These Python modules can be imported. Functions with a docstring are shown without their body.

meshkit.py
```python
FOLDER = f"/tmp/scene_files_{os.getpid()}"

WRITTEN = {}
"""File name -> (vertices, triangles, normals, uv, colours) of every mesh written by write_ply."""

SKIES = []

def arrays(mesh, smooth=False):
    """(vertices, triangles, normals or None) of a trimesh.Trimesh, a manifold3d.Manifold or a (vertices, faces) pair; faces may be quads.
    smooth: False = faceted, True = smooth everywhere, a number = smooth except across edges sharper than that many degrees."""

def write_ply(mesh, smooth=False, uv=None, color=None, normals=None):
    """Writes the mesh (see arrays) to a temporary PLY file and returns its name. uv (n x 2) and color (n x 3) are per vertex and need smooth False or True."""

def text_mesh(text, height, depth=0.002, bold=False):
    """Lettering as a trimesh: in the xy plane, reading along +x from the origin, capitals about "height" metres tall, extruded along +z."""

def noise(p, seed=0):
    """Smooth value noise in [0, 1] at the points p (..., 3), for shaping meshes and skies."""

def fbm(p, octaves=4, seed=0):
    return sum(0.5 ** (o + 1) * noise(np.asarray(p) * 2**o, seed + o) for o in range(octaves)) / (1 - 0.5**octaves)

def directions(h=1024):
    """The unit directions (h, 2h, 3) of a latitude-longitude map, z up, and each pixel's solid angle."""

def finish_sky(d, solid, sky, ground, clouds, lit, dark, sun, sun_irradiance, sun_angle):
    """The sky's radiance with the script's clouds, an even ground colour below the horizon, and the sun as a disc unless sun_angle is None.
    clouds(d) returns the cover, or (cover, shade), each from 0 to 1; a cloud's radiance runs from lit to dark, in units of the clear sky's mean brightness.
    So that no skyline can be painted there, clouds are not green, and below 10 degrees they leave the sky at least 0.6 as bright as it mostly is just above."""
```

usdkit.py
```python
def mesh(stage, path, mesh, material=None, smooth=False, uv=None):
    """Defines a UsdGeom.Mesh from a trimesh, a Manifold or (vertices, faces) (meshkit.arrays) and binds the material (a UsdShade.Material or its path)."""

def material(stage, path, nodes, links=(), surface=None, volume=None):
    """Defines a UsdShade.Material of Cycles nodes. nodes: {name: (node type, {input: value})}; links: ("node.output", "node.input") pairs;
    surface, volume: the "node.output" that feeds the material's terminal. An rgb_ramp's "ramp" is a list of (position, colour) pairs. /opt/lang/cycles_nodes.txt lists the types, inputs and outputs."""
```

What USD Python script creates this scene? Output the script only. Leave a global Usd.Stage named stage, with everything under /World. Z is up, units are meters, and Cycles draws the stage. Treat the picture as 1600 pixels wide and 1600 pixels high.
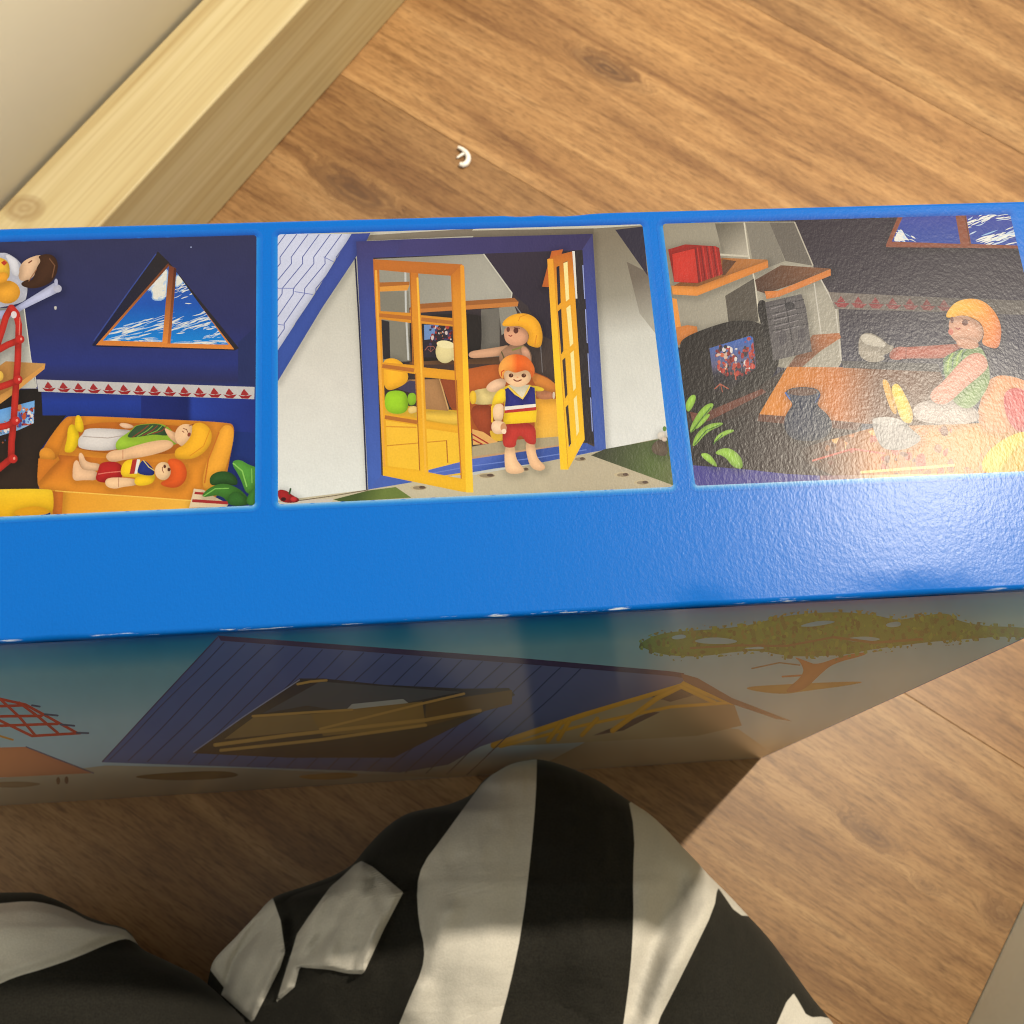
import math, random, numpy as np, trimesh, shapely, usdkit, meshkit
import manifold3d as m3
from shapely.geometry import Polygon, LineString, Point, MultiPolygon, box as sbox
from shapely import affinity
from shapely.ops import unary_union
from pxr import Usd, UsdGeom, UsdLux, UsdShade, Gf, Sdf, Vt

random.seed(7); np.random.seed(7)
stage = Usd.Stage.CreateInMemory()
UsdGeom.SetStageUpAxis(stage, 'Z'); UsdGeom.SetStageMetersPerUnit(stage, 1.0)
UsdGeom.Xform.Define(stage, '/World')

# ---------------------------------------------------------------- camera, light, exposure
CAM = np.array([0.049542, -0.08557, 0.358521])
ROT = np.array([[0.996362, -0.066189, 0.053676], [-0.045453, -0.945557, -0.322267], [0.072084, 0.318655, -0.945126]])
ROT = np.linalg.svd(ROT)[0] @ np.linalg.svd(ROT)[2]
FPX = 1784.03                       # focal length in pixels of the 1600 px wide picture
cam = UsdGeom.Camera.Define(stage, '/World/camera')
cam.CreateHorizontalApertureAttr(36.0); cam.CreateVerticalApertureAttr(36.0)
cam.CreateFocalLengthAttr(36.0 * FPX / 1600)
cam.CreateClippingRangeAttr((0.02, 50.0))
cam.CreateFStopAttr(24.0); cam.CreateFocusDistanceAttr(0.44)
cam.CreateExposureAttr(2.15)
M = np.eye(4); M[0, :3] = ROT[0]; M[1, :3] = -ROT[1]; M[2, :3] = -ROT[2]; M[3, :3] = CAM
cam.AddTransformOp().Set(Gf.Matrix4d(*M.ravel().tolist()))

LAMP = (1.02, 0.64, 1.66)
lamp = UsdLux.SphereLight.Define(stage, '/World/ceiling_lamp')
lamp.CreateRadiusAttr(0.028); lamp.CreateIntensityAttr(1.0); lamp.CreateExposureAttr(0.0)
lamp.CreateNormalizeAttr(True); lamp.CreateColorAttr(Gf.Vec3f(1.0, 0.90, 0.74)); lamp.CreateIntensityAttr(18.5)
lamp.AddTranslateOp().Set(Gf.Vec3d(*LAMP))

dome = UsdLux.DomeLight.Define(stage, '/World/room_light')
dm = usdkit.material(stage, '/World/Looks/room_air', {'b': ('background_shader', {'color': (1.0, 0.97, 0.83), 'strength': 0.23})}, surface='b.background')
UsdShade.MaterialBindingAPI.Apply(dome.GetPrim()).Bind(dm)

# ---------------------------------------------------------------- helpers
def ray(uv):
    uv = np.asarray(uv, float)
    d = np.stack([(uv[..., 0] - 800) / FPX, (uv[..., 1] - 800) / FPX, np.ones(uv.shape[:-1])], -1)
    return d @ ROT
def on_plane(uv, axis, val):        # the point of a plane (axis = value) that a photograph pixel shows
    d = ray(uv); return CAM + ((val - CAM[axis]) / d[..., axis])[..., None] * d
def project(P):
    q = (np.asarray(P) - CAM) @ ROT.T
    return np.stack([800 + FPX * q[..., 0] / q[..., 2], 800 + FPX * q[..., 1] / q[..., 2]], -1)
def lin(c):
    c = np.asarray(c, float) / 255
    return np.where(c <= 0.04045, c / 12.92, ((c + 0.055) / 1.055) ** 2.4)

used = {}
def path_for(name, parent=None):
    base = (str(parent.GetPath()) if parent else '/World') + '/' + name
    n = used.get(base, 0); used[base] = n + 1
    return base if n == 0 else f'{base}_{n:03d}'
def tag(p, label=None, cat=None, group=None, kind=None):
    for k, v in (('label', label), ('category', cat), ('group', group), ('kind', kind)):
        if v: p.SetCustomDataByKey(k, v)
    return p
def obj(name, mesh, mat, parent=None, smooth=False):
    return usdkit.mesh(stage, path_for(name, parent), mesh, mat, smooth=smooth).GetPrim()
def thing(name, label=None, cat=None, group=None, kind=None):
    return tag(UsdGeom.Xform.Define(stage, path_for(name)).GetPrim(), label, cat, group, kind)
def coloured(name, v, f, col, mat, parent):
    m = usdkit.mesh(stage, path_for(name, parent), (v, f), mat)
    UsdGeom.PrimvarsAPI(m).CreatePrimvar('ink', Sdf.ValueTypeNames.Color3fArray, 'vertex').Set(Vt.Vec3fArray.FromNumpy(col.astype(np.float32)))
    return m.GetPrim()
def mat(name, nodes, links, surface='p.BSDF'):
    return usdkit.material(stage, '/World/Looks/' + name, nodes, links, surface=surface)

# ---------------------------------------------------------------- dimensions
BH, BD, BXL, BXR = 0.4988, 0.15, -0.297, 0.2896        # box: height, depth, left and right end
FZ = -BH                                                # the floor
TH = math.radians(-36.9)
T = np.array([math.cos(TH), math.sin(TH), 0]); N = np.array([-T[1], T[0], 0])   # along and across the planks
def TN(a, o, z=0.0): return T * a + N * o + np.array([0, 0, z])

# ---------------------------------------------------------------- materials: the setting
def wood_floor(name, shift, tone, knots=()):
    nodes = {'g': ('geometry', {}),
        'rot': ('vector_rotate', {'rotate_type': 'z_axis', 'axis': (0, 0, 1), 'angle': -TH}),
        'sh': ('mapping', {'location': (shift, shift * 0.37, 0), 'scale': (1, 1, 1)}),
        'w': ('noise_texture', {'scale': 5.0, 'detail': 3.0}),
        'wm': ('mapping', {'scale': (1.0, 1.0, 1.0)}),
        # broad bands
        'm1': ('mapping', {'scale': (3.0, 42, 1)}), 'n1': ('noise_texture', {'scale': 1.0, 'detail': 5.0, 'roughness': 0.6, 'distortion': 0.6}),
        'm2': ('mapping', {'scale': (34, 330, 1)}), 'n2': ('noise_texture', {'scale': 1.0, 'detail': 5.0, 'roughness': 0.65, 'distortion': 0.7}),
        'm3': ('mapping', {'scale': (130, 800, 1)}), 'n3': ('noise_texture', {'scale': 1.0, 'detail': 3.0, 'roughness': 0.6}),
        'm4': ('mapping', {'scale': (5, 9, 1)}), 'n4': ('noise_texture', {'scale': 1.0, 'detail': 4.0, 'roughness': 0.6}),
        'r1': ('rgb_ramp', {'ramp': [(0.28, (0.20, 0.092, 0.032)), (0.44, (0.325, 0.172, 0.064)), (0.57, (0.42, 0.237, 0.094)), (0.74, (0.52, 0.32, 0.14))]}),
        'r2': ('rgb_ramp', {'ramp': [(0.30, (0.55, 0.50, 0.45)), (0.48, (0.96, 0.95, 0.94)), (0.70, (1.1, 1.1, 1.1))]}),
        'r3': ('rgb_ramp', {'ramp': [(0.32, (0.66, 0.61, 0.55)), (0.52, (1.0, 1.0, 1.0)), (0.7, (1.12, 1.12, 1.12))]}),
        'r4': ('rgb_ramp', {'ramp': [(0.30, (0.82, 0.79, 0.79)), (0.52, (1.0, 0.99, 0.98)), (0.7, (1.08, 1.08, 1.05))]}),
        'x1': ('mix_color', {'blend_type': 'multiply', 'fac': 0.85}), 'x2': ('mix_color', {'blend_type': 'multiply', 'fac': 0.9}),
        'x3': ('mix_color', {'blend_type': 'multiply', 'fac': 0.9}), 'x4': ('mix_color', {'blend_type': 'multiply', 'fac': 1.0, 'b': tuple(t * k for t, k in zip(tone, (0.82, 0.815, 0.85)))}),
        'b': ('bump', {'strength': 0.12, 'distance': 0.0006}),
        'p': ('principled_bsdf', {'roughness': 0.42, 'specular_ior_level': 0.35})}
    L = [('g.position', 'rot.vector'), ('rot.vector', 'sh.vector')]
    vec = 'sh.vector'
    # warp the grain round the knots
    prev = vec
    dark = None
    for i, (a, o, sa, so, amt) in enumerate(knots):
        k = f'k{i}'
        nodes |= {k + 'm': ('mapping', {'location': (-a / sa, -o / so, 0), 'scale': (1 / sa, 1 / so, 0)}), k + 'l': ('vector_math', {'math_type': 'length'}),
                  k + 'n': ('noise_texture', {'scale': 1.6, 'detail': 3.0}), k + 'a': ('math', {'math_type': 'multiply_add', 'value2': 1.3}),
                  k + 'd': ('map_range', {'from_min': 0.75, 'from_max': 2.3, 'to_min': 1.0, 'to_max': 0.0, 'clamp': True, 'range_type': 'smoothstep'}),
                  k + 'f': ('math', {'math_type': 'multiply', 'value2': amt * 0.03}), k + 'c': ('combine_xyz', {}), k + 'v': ('vector_math', {'math_type': 'add'}),
                  k + 's': ('wave_texture', {'wave_type': 'rings', 'rings_direction': 'spherical', 'scale': 0.75, 'distortion': 3.5, 'detail': 3.0, 'detail_scale': 1.5}),
                  k + 'q': ('math', {'math_type': 'multiply_add', 'value2': 0.5, 'value3': 0.5}),
                  k + 'w': ('math', {'math_type': 'multiply'}), k + 'z': ('math', {'math_type': 'multiply', 'value2': amt})}
        L += [('rot.vector', k + 'm.vector'), (k + 'm.vector', k + 'l.vector1'), (k + 'm.vector', k + 'n.vector'), (k + 'n.fac', k + 'a.value1'), (k + 'l.value', k + 'a.value3'), (k + 'a.value', k + 'd.value'),
              (k + 'd.result', k + 'f.value1'), (k + 'f.value', k + 'c.y'), (k + 'c.vector', k + 'v.vector1'), (prev, k + 'v.vector2'),
              (k + 'm.vector', k + 's.vector'), (k + 's.fac', k + 'q.value1'), (k + 'q.value', k + 'w.value1'), (k + 'd.result', k + 'w.value2'), (k + 'w.value', k + 'z.value1')]
        prev = k + 'v.vector'
        if dark is None: dark = k + 'z.value'
        else:
            nodes[k + 'x'] = ('math', {'math_type': 'maximum'}); L += [(dark, k + 'x.value1'), (k + 'z.value', k + 'x.value2')]; dark = k + 'x.value'
    L += [(prev, 'm1.vector'), (prev, 'm2.vector'), (prev, 'm3.vector'), (prev, 'm4.vector')]
    for i in '1234': L += [(f'm{i}.vector', f'n{i}.vector'), (f'n{i}.fac', f'r{i}.fac')]
    L += [('r1.color', 'x1.a'), ('r2.color', 'x1.b'), ('x1.result', 'x2.a'), ('r3.color', 'x2.b'), ('x2.result', 'x3.a'), ('r4.color', 'x3.b'), ('x3.result', 'x4.a')]
    last = 'x4.result'
    if dark:
        nodes['kd'] = ('mix_color', {'blend_type': 'mix', 'b': (0.095, 0.045, 0.020)})
        L += [(dark, 'kd.fac'), (last, 'kd.a')]; last = 'kd.result'
    L += [(last, 'p.base_color'), ('n2.fac', 'b.height'), ('b.normal', 'p.normal')]
    return mat(name, nodes, L)

PINE = mat('pine', {'g': ('geometry', {}), 'rot': ('vector_rotate', {'rotate_type': 'z_axis', 'axis': (0, 0, 1), 'angle': -(TH + math.pi / 2)}),
        'km': ('mapping', {'location': (0.0, 0.0, 0.0), 'scale': (1, 1, 1)}),
        'm1': ('mapping', {'scale': (1.6, 62, 62)}), 'n1': ('noise_texture', {'scale': 1.0, 'detail': 3.0, 'roughness': 0.5, 'distortion': 0.35}),
        'm2': ('mapping', {'scale': (3.5, 330, 330)}), 'n2': ('noise_texture', {'scale': 1.0, 'detail': 3.0, 'roughness': 0.6}),
        'm3': ('mapping', {'scale': (3, 9, 9)}), 'n3': ('noise_texture', {'scale': 1.0, 'detail': 3.0}),
        'r1': ('rgb_ramp', {'ramp': [(0.30, (0.40, 0.30, 0.145)), (0.42, (0.455, 0.362, 0.19)), (0.56, (0.50, 0.415, 0.235)), (0.7, (0.54, 0.455, 0.275))]}),
        'r2': ('rgb_ramp', {'ramp': [(0.32, (0.84, 0.79, 0.72)), (0.55, (1.0, 1.0, 1.0))]}), 'r3': ('rgb_ramp', {'ramp': [(0.3, (0.93, 0.90, 0.86)), (0.7, (1.04, 1.04, 1.04))]}),
        'x1': ('mix_color', {'blend_type': 'multiply', 'fac': 0.8}), 'x2': ('mix_color', {'blend_type': 'multiply', 'fac': 1.0}), 'x3': ('mix_color', {'blend_type': 'mix', 'b': (0.22, 0.125, 0.05)}),
        'kp': ('vector_math', {'math_type': 'subtract', 'vector2': (0, 0, 0)}), 'ks': ('vector_math', {'math_type': 'multiply', 'vector2': (62, 78, 20)}), 'kl': ('vector_math', {'math_type': 'length'}),
        'kr': ('wave_texture', {'wave_type': 'rings', 'rings_direction': 'spherical', 'scale': 0.8, 'distortion': 3.0, 'detail': 3.0, 'detail_scale': 1.5}),
        'kd': ('map_range', {'from_min': 0.75, 'from_max': 1.05, 'to_min': 1.0, 'to_max': 0.0, 'clamp': True, 'range_type': 'smoothstep'}),
        'kq': ('math', {'math_type': 'multiply_add', 'value2': 0.22, 'value3': 0.34}), 'kz': ('math', {'math_type': 'multiply'}),
        'b': ('bump', {'strength': 0.25, 'distance': 0.0006}), 'p': ('principled_bsdf', {'roughness': 0.5, 'specular_ior_level': 0.3})},
    [('g.position', 'rot.vector'), ('rot.vector', 'm1.vector'), ('rot.vector', 'm2.vector'), ('rot.vector', 'm3.vector'), ('m1.vector', 'n1.vector'), ('m2.vector', 'n2.vector'), ('m3.vector', 'n3.vector'),
     ('n1.fac', 'r1.fac'), ('n2.fac', 'r2.fac'), ('n3.fac', 'r3.fac'), ('r1.color', 'x1.a'), ('r2.color', 'x1.b'), ('x1.result', 'x2.a'), ('r3.color', 'x2.b'),
     ('g.position', 'kp.vector1'), ('kp.vector', 'ks.vector1'), ('ks.vector', 'kl.vector1'), ('kl.value', 'kd.value'), ('ks.vector', 'kr.vector'), ('kr.fac', 'kq.value1'), ('kq.value', 'kz.value1'), ('kd.result', 'kz.value2'),
     ('kz.value', 'x3.fac'), ('x2.result', 'x3.a'), ('x3.result', 'p.base_color'), ('n2.fac', 'b.height'), ('b.normal', 'p.normal')])
BEAM_H, BEAM_W = 0.115, 0.068
BEAM_A = -0.387                                          # the beam's front face in plank coordinates
kn = on_plane((38, 326), 2, FZ + BEAM_H)
UsdShade.Shader.Get(stage, '/World/Looks/pine/kp').GetInput('vector2').Set(Gf.Vec3f(*map(float, kn)))

def plaster(name, col):
    return mat(name, {'g': ('geometry', {}), 'n': ('noise_texture', {'scale': 160.0, 'detail': 4.0}), 'n2': ('noise_texture', {'scale': 6.0, 'detail': 3.0}),
        'r': ('rgb_ramp', {'ramp': [(0.3, tuple(0.92 * c for c in col)), (0.7, col)]}), 'b': ('bump', {'strength': 0.15, 'distance': 0.001}), 'p': ('principled_bsdf', {'roughness': 0.7, 'specular_ior_level': 0.2})},
        [('g.position', 'n.vector'), ('g.position', 'n2.vector'), ('n2.fac', 'r.fac'), ('r.color', 'p.base_color'), ('n.fac', 'b.height'), ('b.normal', 'p.normal')])

# ---------------------------------------------------------------- the setting: floor of planks, walls
floor = thing('floor', 'wood grain laminate floor under the box', None, kind='structure')
base_pts = [TN(a, o, FZ - 0.012) for a, o in ((-0.6, -1.1), (0.6, -1.1), (0.6, 1.9), (-0.6, 1.9))]
def slab(a0, a1, o0, o1, z0, z1, bev=0.0):
    """a board in plank coordinates, its upper edges bevelled"""
    v = []
    for z, i in ((z0, 0), (z1 - bev, 0), (z1, bev)):
        for a, o in ((a0 + i, o0 + i), (a1 - i, o0 + i), (a1 - i, o1 - i), (a0 + i, o1 - i)): v.append(TN(a, o, z))
    f = [[3, 2, 1, 0], [8, 9, 10, 11]]
    for k in (0, 4):
        for i in range(4): f.append([k + i, k + (i + 1) % 4, k + 4 + (i + 1) % 4, k + 4 + i])
    return np.array(v), np.array(f)
PWID, P0 = 0.217, 0.061
JOINTS = [-0.70, -0.45, -0.205, 0.045, 0.278, 0.495, 0.785, 1.0, 1.22, 1.44, 1.66]
knots = {4: [(-0.306, 0.402, 0.040, 0.013, 0.95), (-0.245, 0.398, 0.02, 0.006, 0.5)], 5: [(-0.193, 0.642, 0.034, 0.011, 1.0)], 3: [(0.326, 0.170, 0.022, 0.0075, 0.8), (0.375, 0.160, 0.009, 0.004, 0.5), (0.432, 0.171, 0.014, 0.009, 0.5)]}
for k, (o0, o1) in enumerate(zip(JOINTS[:-1], JOINTS[1:])):
    tone = [(1, 1, 1), (0.97, 0.97, 0.97), (1.0, 0.99, 0.97), (0.84, 0.84, 0.82), (0.89, 0.88, 0.86), (1.02, 1.0, 0.97), (0.90, 0.90, 0.90), (1, 1, 1), (0.95, 0.95, 0.95), (1, 1, 1)][k]
    m = wood_floor(f'floor_wood_{k}', 3.7 * k + 0.31, tone, knots.get(k, ()))
    obj('plank', slab(-0.458, 0.4428, o0 + 0.0001, o1 - 0.0001, FZ - 0.010, FZ, 0.0004), m, floor)
obj('underlay', slab(-0.62, 0.62, P0 - 5.3 * PWID, P0 + 8.3 * PWID, FZ - 0.03, FZ - 0.011), mat('underlay', {'p': ('principled_bsdf', {'base_color': (0.05, 0.035, 0.02), 'roughness': 0.9})}, []), floor)

WALL = plaster('wall_paint', (0.56, 0.50, 0.38))
def sloping_wall():                                      # made-up bend behind the beam, shaped so the foot shades and upper part brightens
    h = np.concatenate([[-0.01], np.linspace(0.08, 0.42, 40), [1.9]]); ang = np.interp(h, [0.08, 0.12, 0.30, 0.42], np.radians([-12, -10, 32, 36]))
    a, z, prof = -0.484, FZ + h[0], []
    for i in range(len(h)):
        if i: a -= math.tan((ang[i] + ang[i - 1]) / 2) * (h[i] - h[i - 1])
        prof.append((a, FZ + h[i]))
    o0, o1 = P0 - 5 * PWID, P0 + 8 * PWID; ring = prof + [(p - 0.1, q + 0.02) for p, q in prof[::-1]]; n = len(ring)
    v = [TN(p, o, q) for o in (o0, o1) for p, q in ring]; f = []
    for j in range(n): f += [[j, (j + 1) % n, n + (j + 1) % n], [j, n + (j + 1) % n, n + j]]
    k = len(prof)
    for base in (0, n):
        for j in range(k - 1): f += [[base + j, base + j + 1, base + n - 2 - j], [base + j, base + n - 2 - j, base + n - 1 - j]]
    m = trimesh.Trimesh(np.array(v), np.array(f), process=False); m.fix_normals(); return m
tag(obj('wall_left', sloping_wall(), WALL, smooth=40), 'plain beige wall behind the pine beam', None, kind='structure')
tag(obj('wall_right', slab(0.4434, 0.55, P0 - 5 * PWID, P0 + 8 * PWID, FZ - 0.009, FZ + 1.9), plaster('wall_paint_right', (0.82, 0.81, 0.68))), 'plain beige wall at the lower right edge of the floor', None, kind='structure')

# ---------------------------------------------------------------- pine beam
def rounded_slab(a0, a1, o0, o1, z0, z1, r):
    prof = []
    for (a, z, s) in ((a0 + r, z0 + r, 180), (a1 - r, z0 + r, 270), (a1 - r, z1 - r, 0), (a0 + r, z1 - r, 90)):
        for t in np.linspace(0, 90, 5): prof.append((a + r * math.cos(math.radians(s + t)), z + r * math.sin(math.radians(s + t))))
    n = len(prof); v = []; segs = np.linspace(o0, o1, 60)
    for o in segs:
        for a, z in prof: v.append(TN(a, o, z))
    f = []
    for i in range(len(segs) - 1):
        for j in range(n):
            f.append([i * n + j, i * n + (j + 1) % n, (i + 1) * n + (j + 1) % n]); f.append([i * n + j, (i + 1) * n + (j + 1) % n, (i + 1) * n + j])
    for base, rev in ((0, 1), ((len(segs) - 1) * n, 0)):
        for j in range(1, n - 1): f.append([base, base + j + 1, base + j] if rev else [base, base + j, base + j + 1])
    m = trimesh.Trimesh(np.array(v), np.array(f), process=False); m.fix_normals(); return m
beam = obj('pine_beam', rounded_slab(BEAM_A - BEAM_W, BEAM_A, -0.75, 1.55, FZ + 0.0005, FZ + BEAM_H, 0.0022), PINE, smooth=40)
tag(beam, 'pale pine timber beam with a knot, lying along the beige wall', 'beam')

# ---------------------------------------------------------------- small white clip on the floor
WHITE_PLASTIC = mat('white_plastic', {'p': ('principled_bsdf', {'base_color': (0.82, 0.79, 0.72), 'roughness': 0.35})}, [])
def tube_mesh(pts, radii, sides=10, caps=True):
    p = np.asarray(pts, float); t = np.gradient(p, axis=0); t /= np.linalg.norm(t, axis=1, keepdims=True)
    up = np.array([0, 0, 1.0]); a = np.cross(t, up); a /= np.linalg.norm(a, axis=1, keepdims=True); b = np.cross(a, t)
    ang = np.arange(sides) * 2 * np.pi / sides; rr = np.broadcast_to(radii, (len(p),))
    v = (p[:, None] + rr[:, None, None] * (np.cos(ang)[None, :, None] * a[:, None] + np.sin(ang)[None, :, None] * b[:, None])).reshape(-1, 3)
    f = []
    for i in range(len(p) - 1):
        for j in range(sides):
            q = [i * sides + j, i * sides + (j + 1) % sides, (i + 1) * sides + (j + 1) % sides, (i + 1) * sides + j]; f += [[q[0], q[1], q[2]], [q[0], q[2], q[3]]]
    v = np.vstack([v, p[:1], p[-1:]]); c0, c1 = len(v) - 2, len(v) - 1
    for j in range(sides):
        f += [[c0, (j + 1) % sides, j], [c1, (len(p) - 1) * sides + j, (len(p) - 1) * sides + (j + 1) % sides]]
    m = trimesh.Trimesh(v, np.array(f), process=False); m.fix_normals(); return m
clip = thing('plastic_clip', 'tiny white curved plastic clip lying on the floor planks', 'clip')
arc = on_plane(np.array([(716, 230), (722, 233), (728, 238), (731.5, 244), (731.5, 250), (729, 255), (724, 258), (718.5, 256.5)]), 2, FZ + 0.0026)
arc = trimesh.path.simplify.resample_spline(arc, count=28) if False else np.stack([np.interp(np.linspace(0, 7, 30), range(8), arc[:, i]) for i in range(3)], 1)
obj('hook', tube_mesh(arc, np.interp(np.linspace(0, 1, 30), [0, .3, .8, 1], [.0014, .0022, .0025, .0019])), WHITE_PLASTIC, clip, smooth=50)
pr = on_plane(np.array([(727, 239), (721, 242), (714, 246.5)]), 2, FZ + 0.0018)
obj('prong', tube_mesh(pr, [.0014, .0013, .0008]), WHITE_PLASTIC, clip, smooth=50)

# ---------------------------------------------------------------- the toy box: carton
def paper_nodes(colour_link, extra, rough=0.27, spec=0.095, bump=0.58, coat=0.05):
    nodes = {'g': ('geometry', {}), 'bm': ('mapping', {'scale': (1.0, 0.62, 1.0)}),
        'f1': ('noise_texture', {'scale': 1000.0, 'detail': 2.5, 'roughness': 0.6}), 'f2': ('noise_texture', {'scale': 330.0, 'detail': 3.0, 'roughness': 0.5}), 'f3': ('noise_texture', {'scale': 14.0, 'detail': 2.0}),
        'b1': ('bump', {'strength': 0.6 * bump, 'distance': 0.00018}), 'b2': ('bump', {'strength': 0.5 * bump, 'distance': 0.00018}), 'b3': ('bump', {'strength': 0.3 * bump, 'distance': 0.0010}),
        'gr': ('noise_texture', {'scale': 1500.0, 'detail': 2.0}), 'grr': ('map_range', {'from_min': 0.25, 'from_max': 0.75, 'to_min': 0.95, 'to_max': 1.05}),
        'gx': ('mix_color', {'blend_type': 'multiply', 'fac': 1.0}),
        'p': ('principled_bsdf', {'roughness': rough, 'specular_ior_level': spec, 'ior': 1.5, 'coat_weight': coat, 'coat_roughness': 0.42, 'coat_ior': 1.5})} | extra
    links = [('g.position', 'bm.vector'), ('bm.vector', 'f1.vector'), ('bm.vector', 'f2.vector'), ('g.position', 'f3.vector'), ('g.position', 'gr.vector'), ('gr.fac', 'grr.value'),
        ('f3.fac', 'b3.height'), ('b3.normal', 'b2.normal'), ('f2.fac', 'b2.height'), ('b2.normal', 'b1.normal'), ('f1.fac', 'b1.height'), ('b1.normal', 'p.normal'), ('b1.normal', 'p.coat_normal'),
        (colour_link, 'gx.a'), ('grr.result', 'gx.b'), ('gx.result', 'p.base_color')]
    return nodes, links
KA = np.array([0.455, 0.485, 0.575])
BLUE = (0, 117, 212)
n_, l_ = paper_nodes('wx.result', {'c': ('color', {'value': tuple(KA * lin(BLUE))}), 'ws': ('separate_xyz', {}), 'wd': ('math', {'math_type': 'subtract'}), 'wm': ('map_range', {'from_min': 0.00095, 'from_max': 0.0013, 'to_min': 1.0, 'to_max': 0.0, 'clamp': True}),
    'wp': ('mapping', {'scale': (75, 900, 900)}), 'wn': ('noise_texture', {'scale': 1.0, 'detail': 4.0, 'roughness': 0.65}), 'wxr': ('map_range', {'from_min': 0.08, 'from_max': 0.24, 'to_min': 0.0, 'to_max': 0.10, 'clamp': True}), 'wa': ('math', {'math_type': 'add'}), 'wr': ('map_range', {'from_min': 0.60, 'from_max': 0.66, 'clamp': True}), 'wq': ('math', {'math_type': 'multiply'}), 'wx': ('mix_color', {'b': (0.62, 0.66, 0.70)})})  # pale specks on front top edge: scuffs, with painted lamp glints thickening rightwards
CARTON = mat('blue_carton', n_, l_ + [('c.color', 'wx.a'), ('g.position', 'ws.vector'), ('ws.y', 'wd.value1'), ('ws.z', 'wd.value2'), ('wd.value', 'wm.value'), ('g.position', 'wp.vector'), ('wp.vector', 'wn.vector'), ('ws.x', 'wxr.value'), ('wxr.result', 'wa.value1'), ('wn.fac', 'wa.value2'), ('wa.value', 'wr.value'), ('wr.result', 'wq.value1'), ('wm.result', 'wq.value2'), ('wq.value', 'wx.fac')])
n_, l_ = paper_nodes('at.color', {'at': ('attribute', {'attribute': 'ink'})}); PRINT = mat('printed_carton', n_, l_)
n_, l_ = paper_nodes('at.color', {'at': ('attribute', {'attribute': 'ink'})}, rough=0.17, spec=0.5, bump=0.2, coat=0.0); PRINT_FRONT = mat('printed_carton_front', n_, l_)

toy_box = thing('toy_box', 'glossy blue toy carton standing on the floor, printed with pictures of toy figures', 'box')
RB = 0.0017
sph = trimesh.creation.icosphere(3, RB)
corners = []
for x in (BXL + RB, BXR - RB):
    for y in (RB, BD - RB):
        for z in (FZ + RB + 0.0003, -RB): corners.append(m3.Manifold(m3.Mesh(np.float32(sph.vertices + [x, y, z]), np.uint32(sph.faces))))
shell = m3.Manifold.batch_hull(corners).refine_to_length(0.0045).to_mesh()
shell = trimesh.Trimesh(np.array(shell.vert_properties[:, :3], float), np.array(shell.tri_verts), process=False)
V = shell.vertices.copy(); dx = on_plane((884, 337), 2, 0.0)[0]           # small dents pressed into the back and front edges
for x0, y0, w, dz in ((dx, BD, 0.008, 0.0008), (dx - 0.016, BD, 0.004, 0.0006), (0.135, 0.0, 0.010, 0.0007), (-0.07, 0.0, 0.008, 0.0006), (0.21, 0.0, 0.02, 0.0005)):
    k = np.exp(-((V[:, 0] - x0) / w) ** 2 - ((V[:, 1] - y0) ** 2 + V[:, 2] ** 2) / 0.0032 ** 2); V[:, 2] -= dz * k; V[:, 1] += (0.6 if y0 == 0 else -0.6) * dz * k
shell.vertices = V
obj('carton', shell, CARTON, toy_box, smooth=35)

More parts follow.
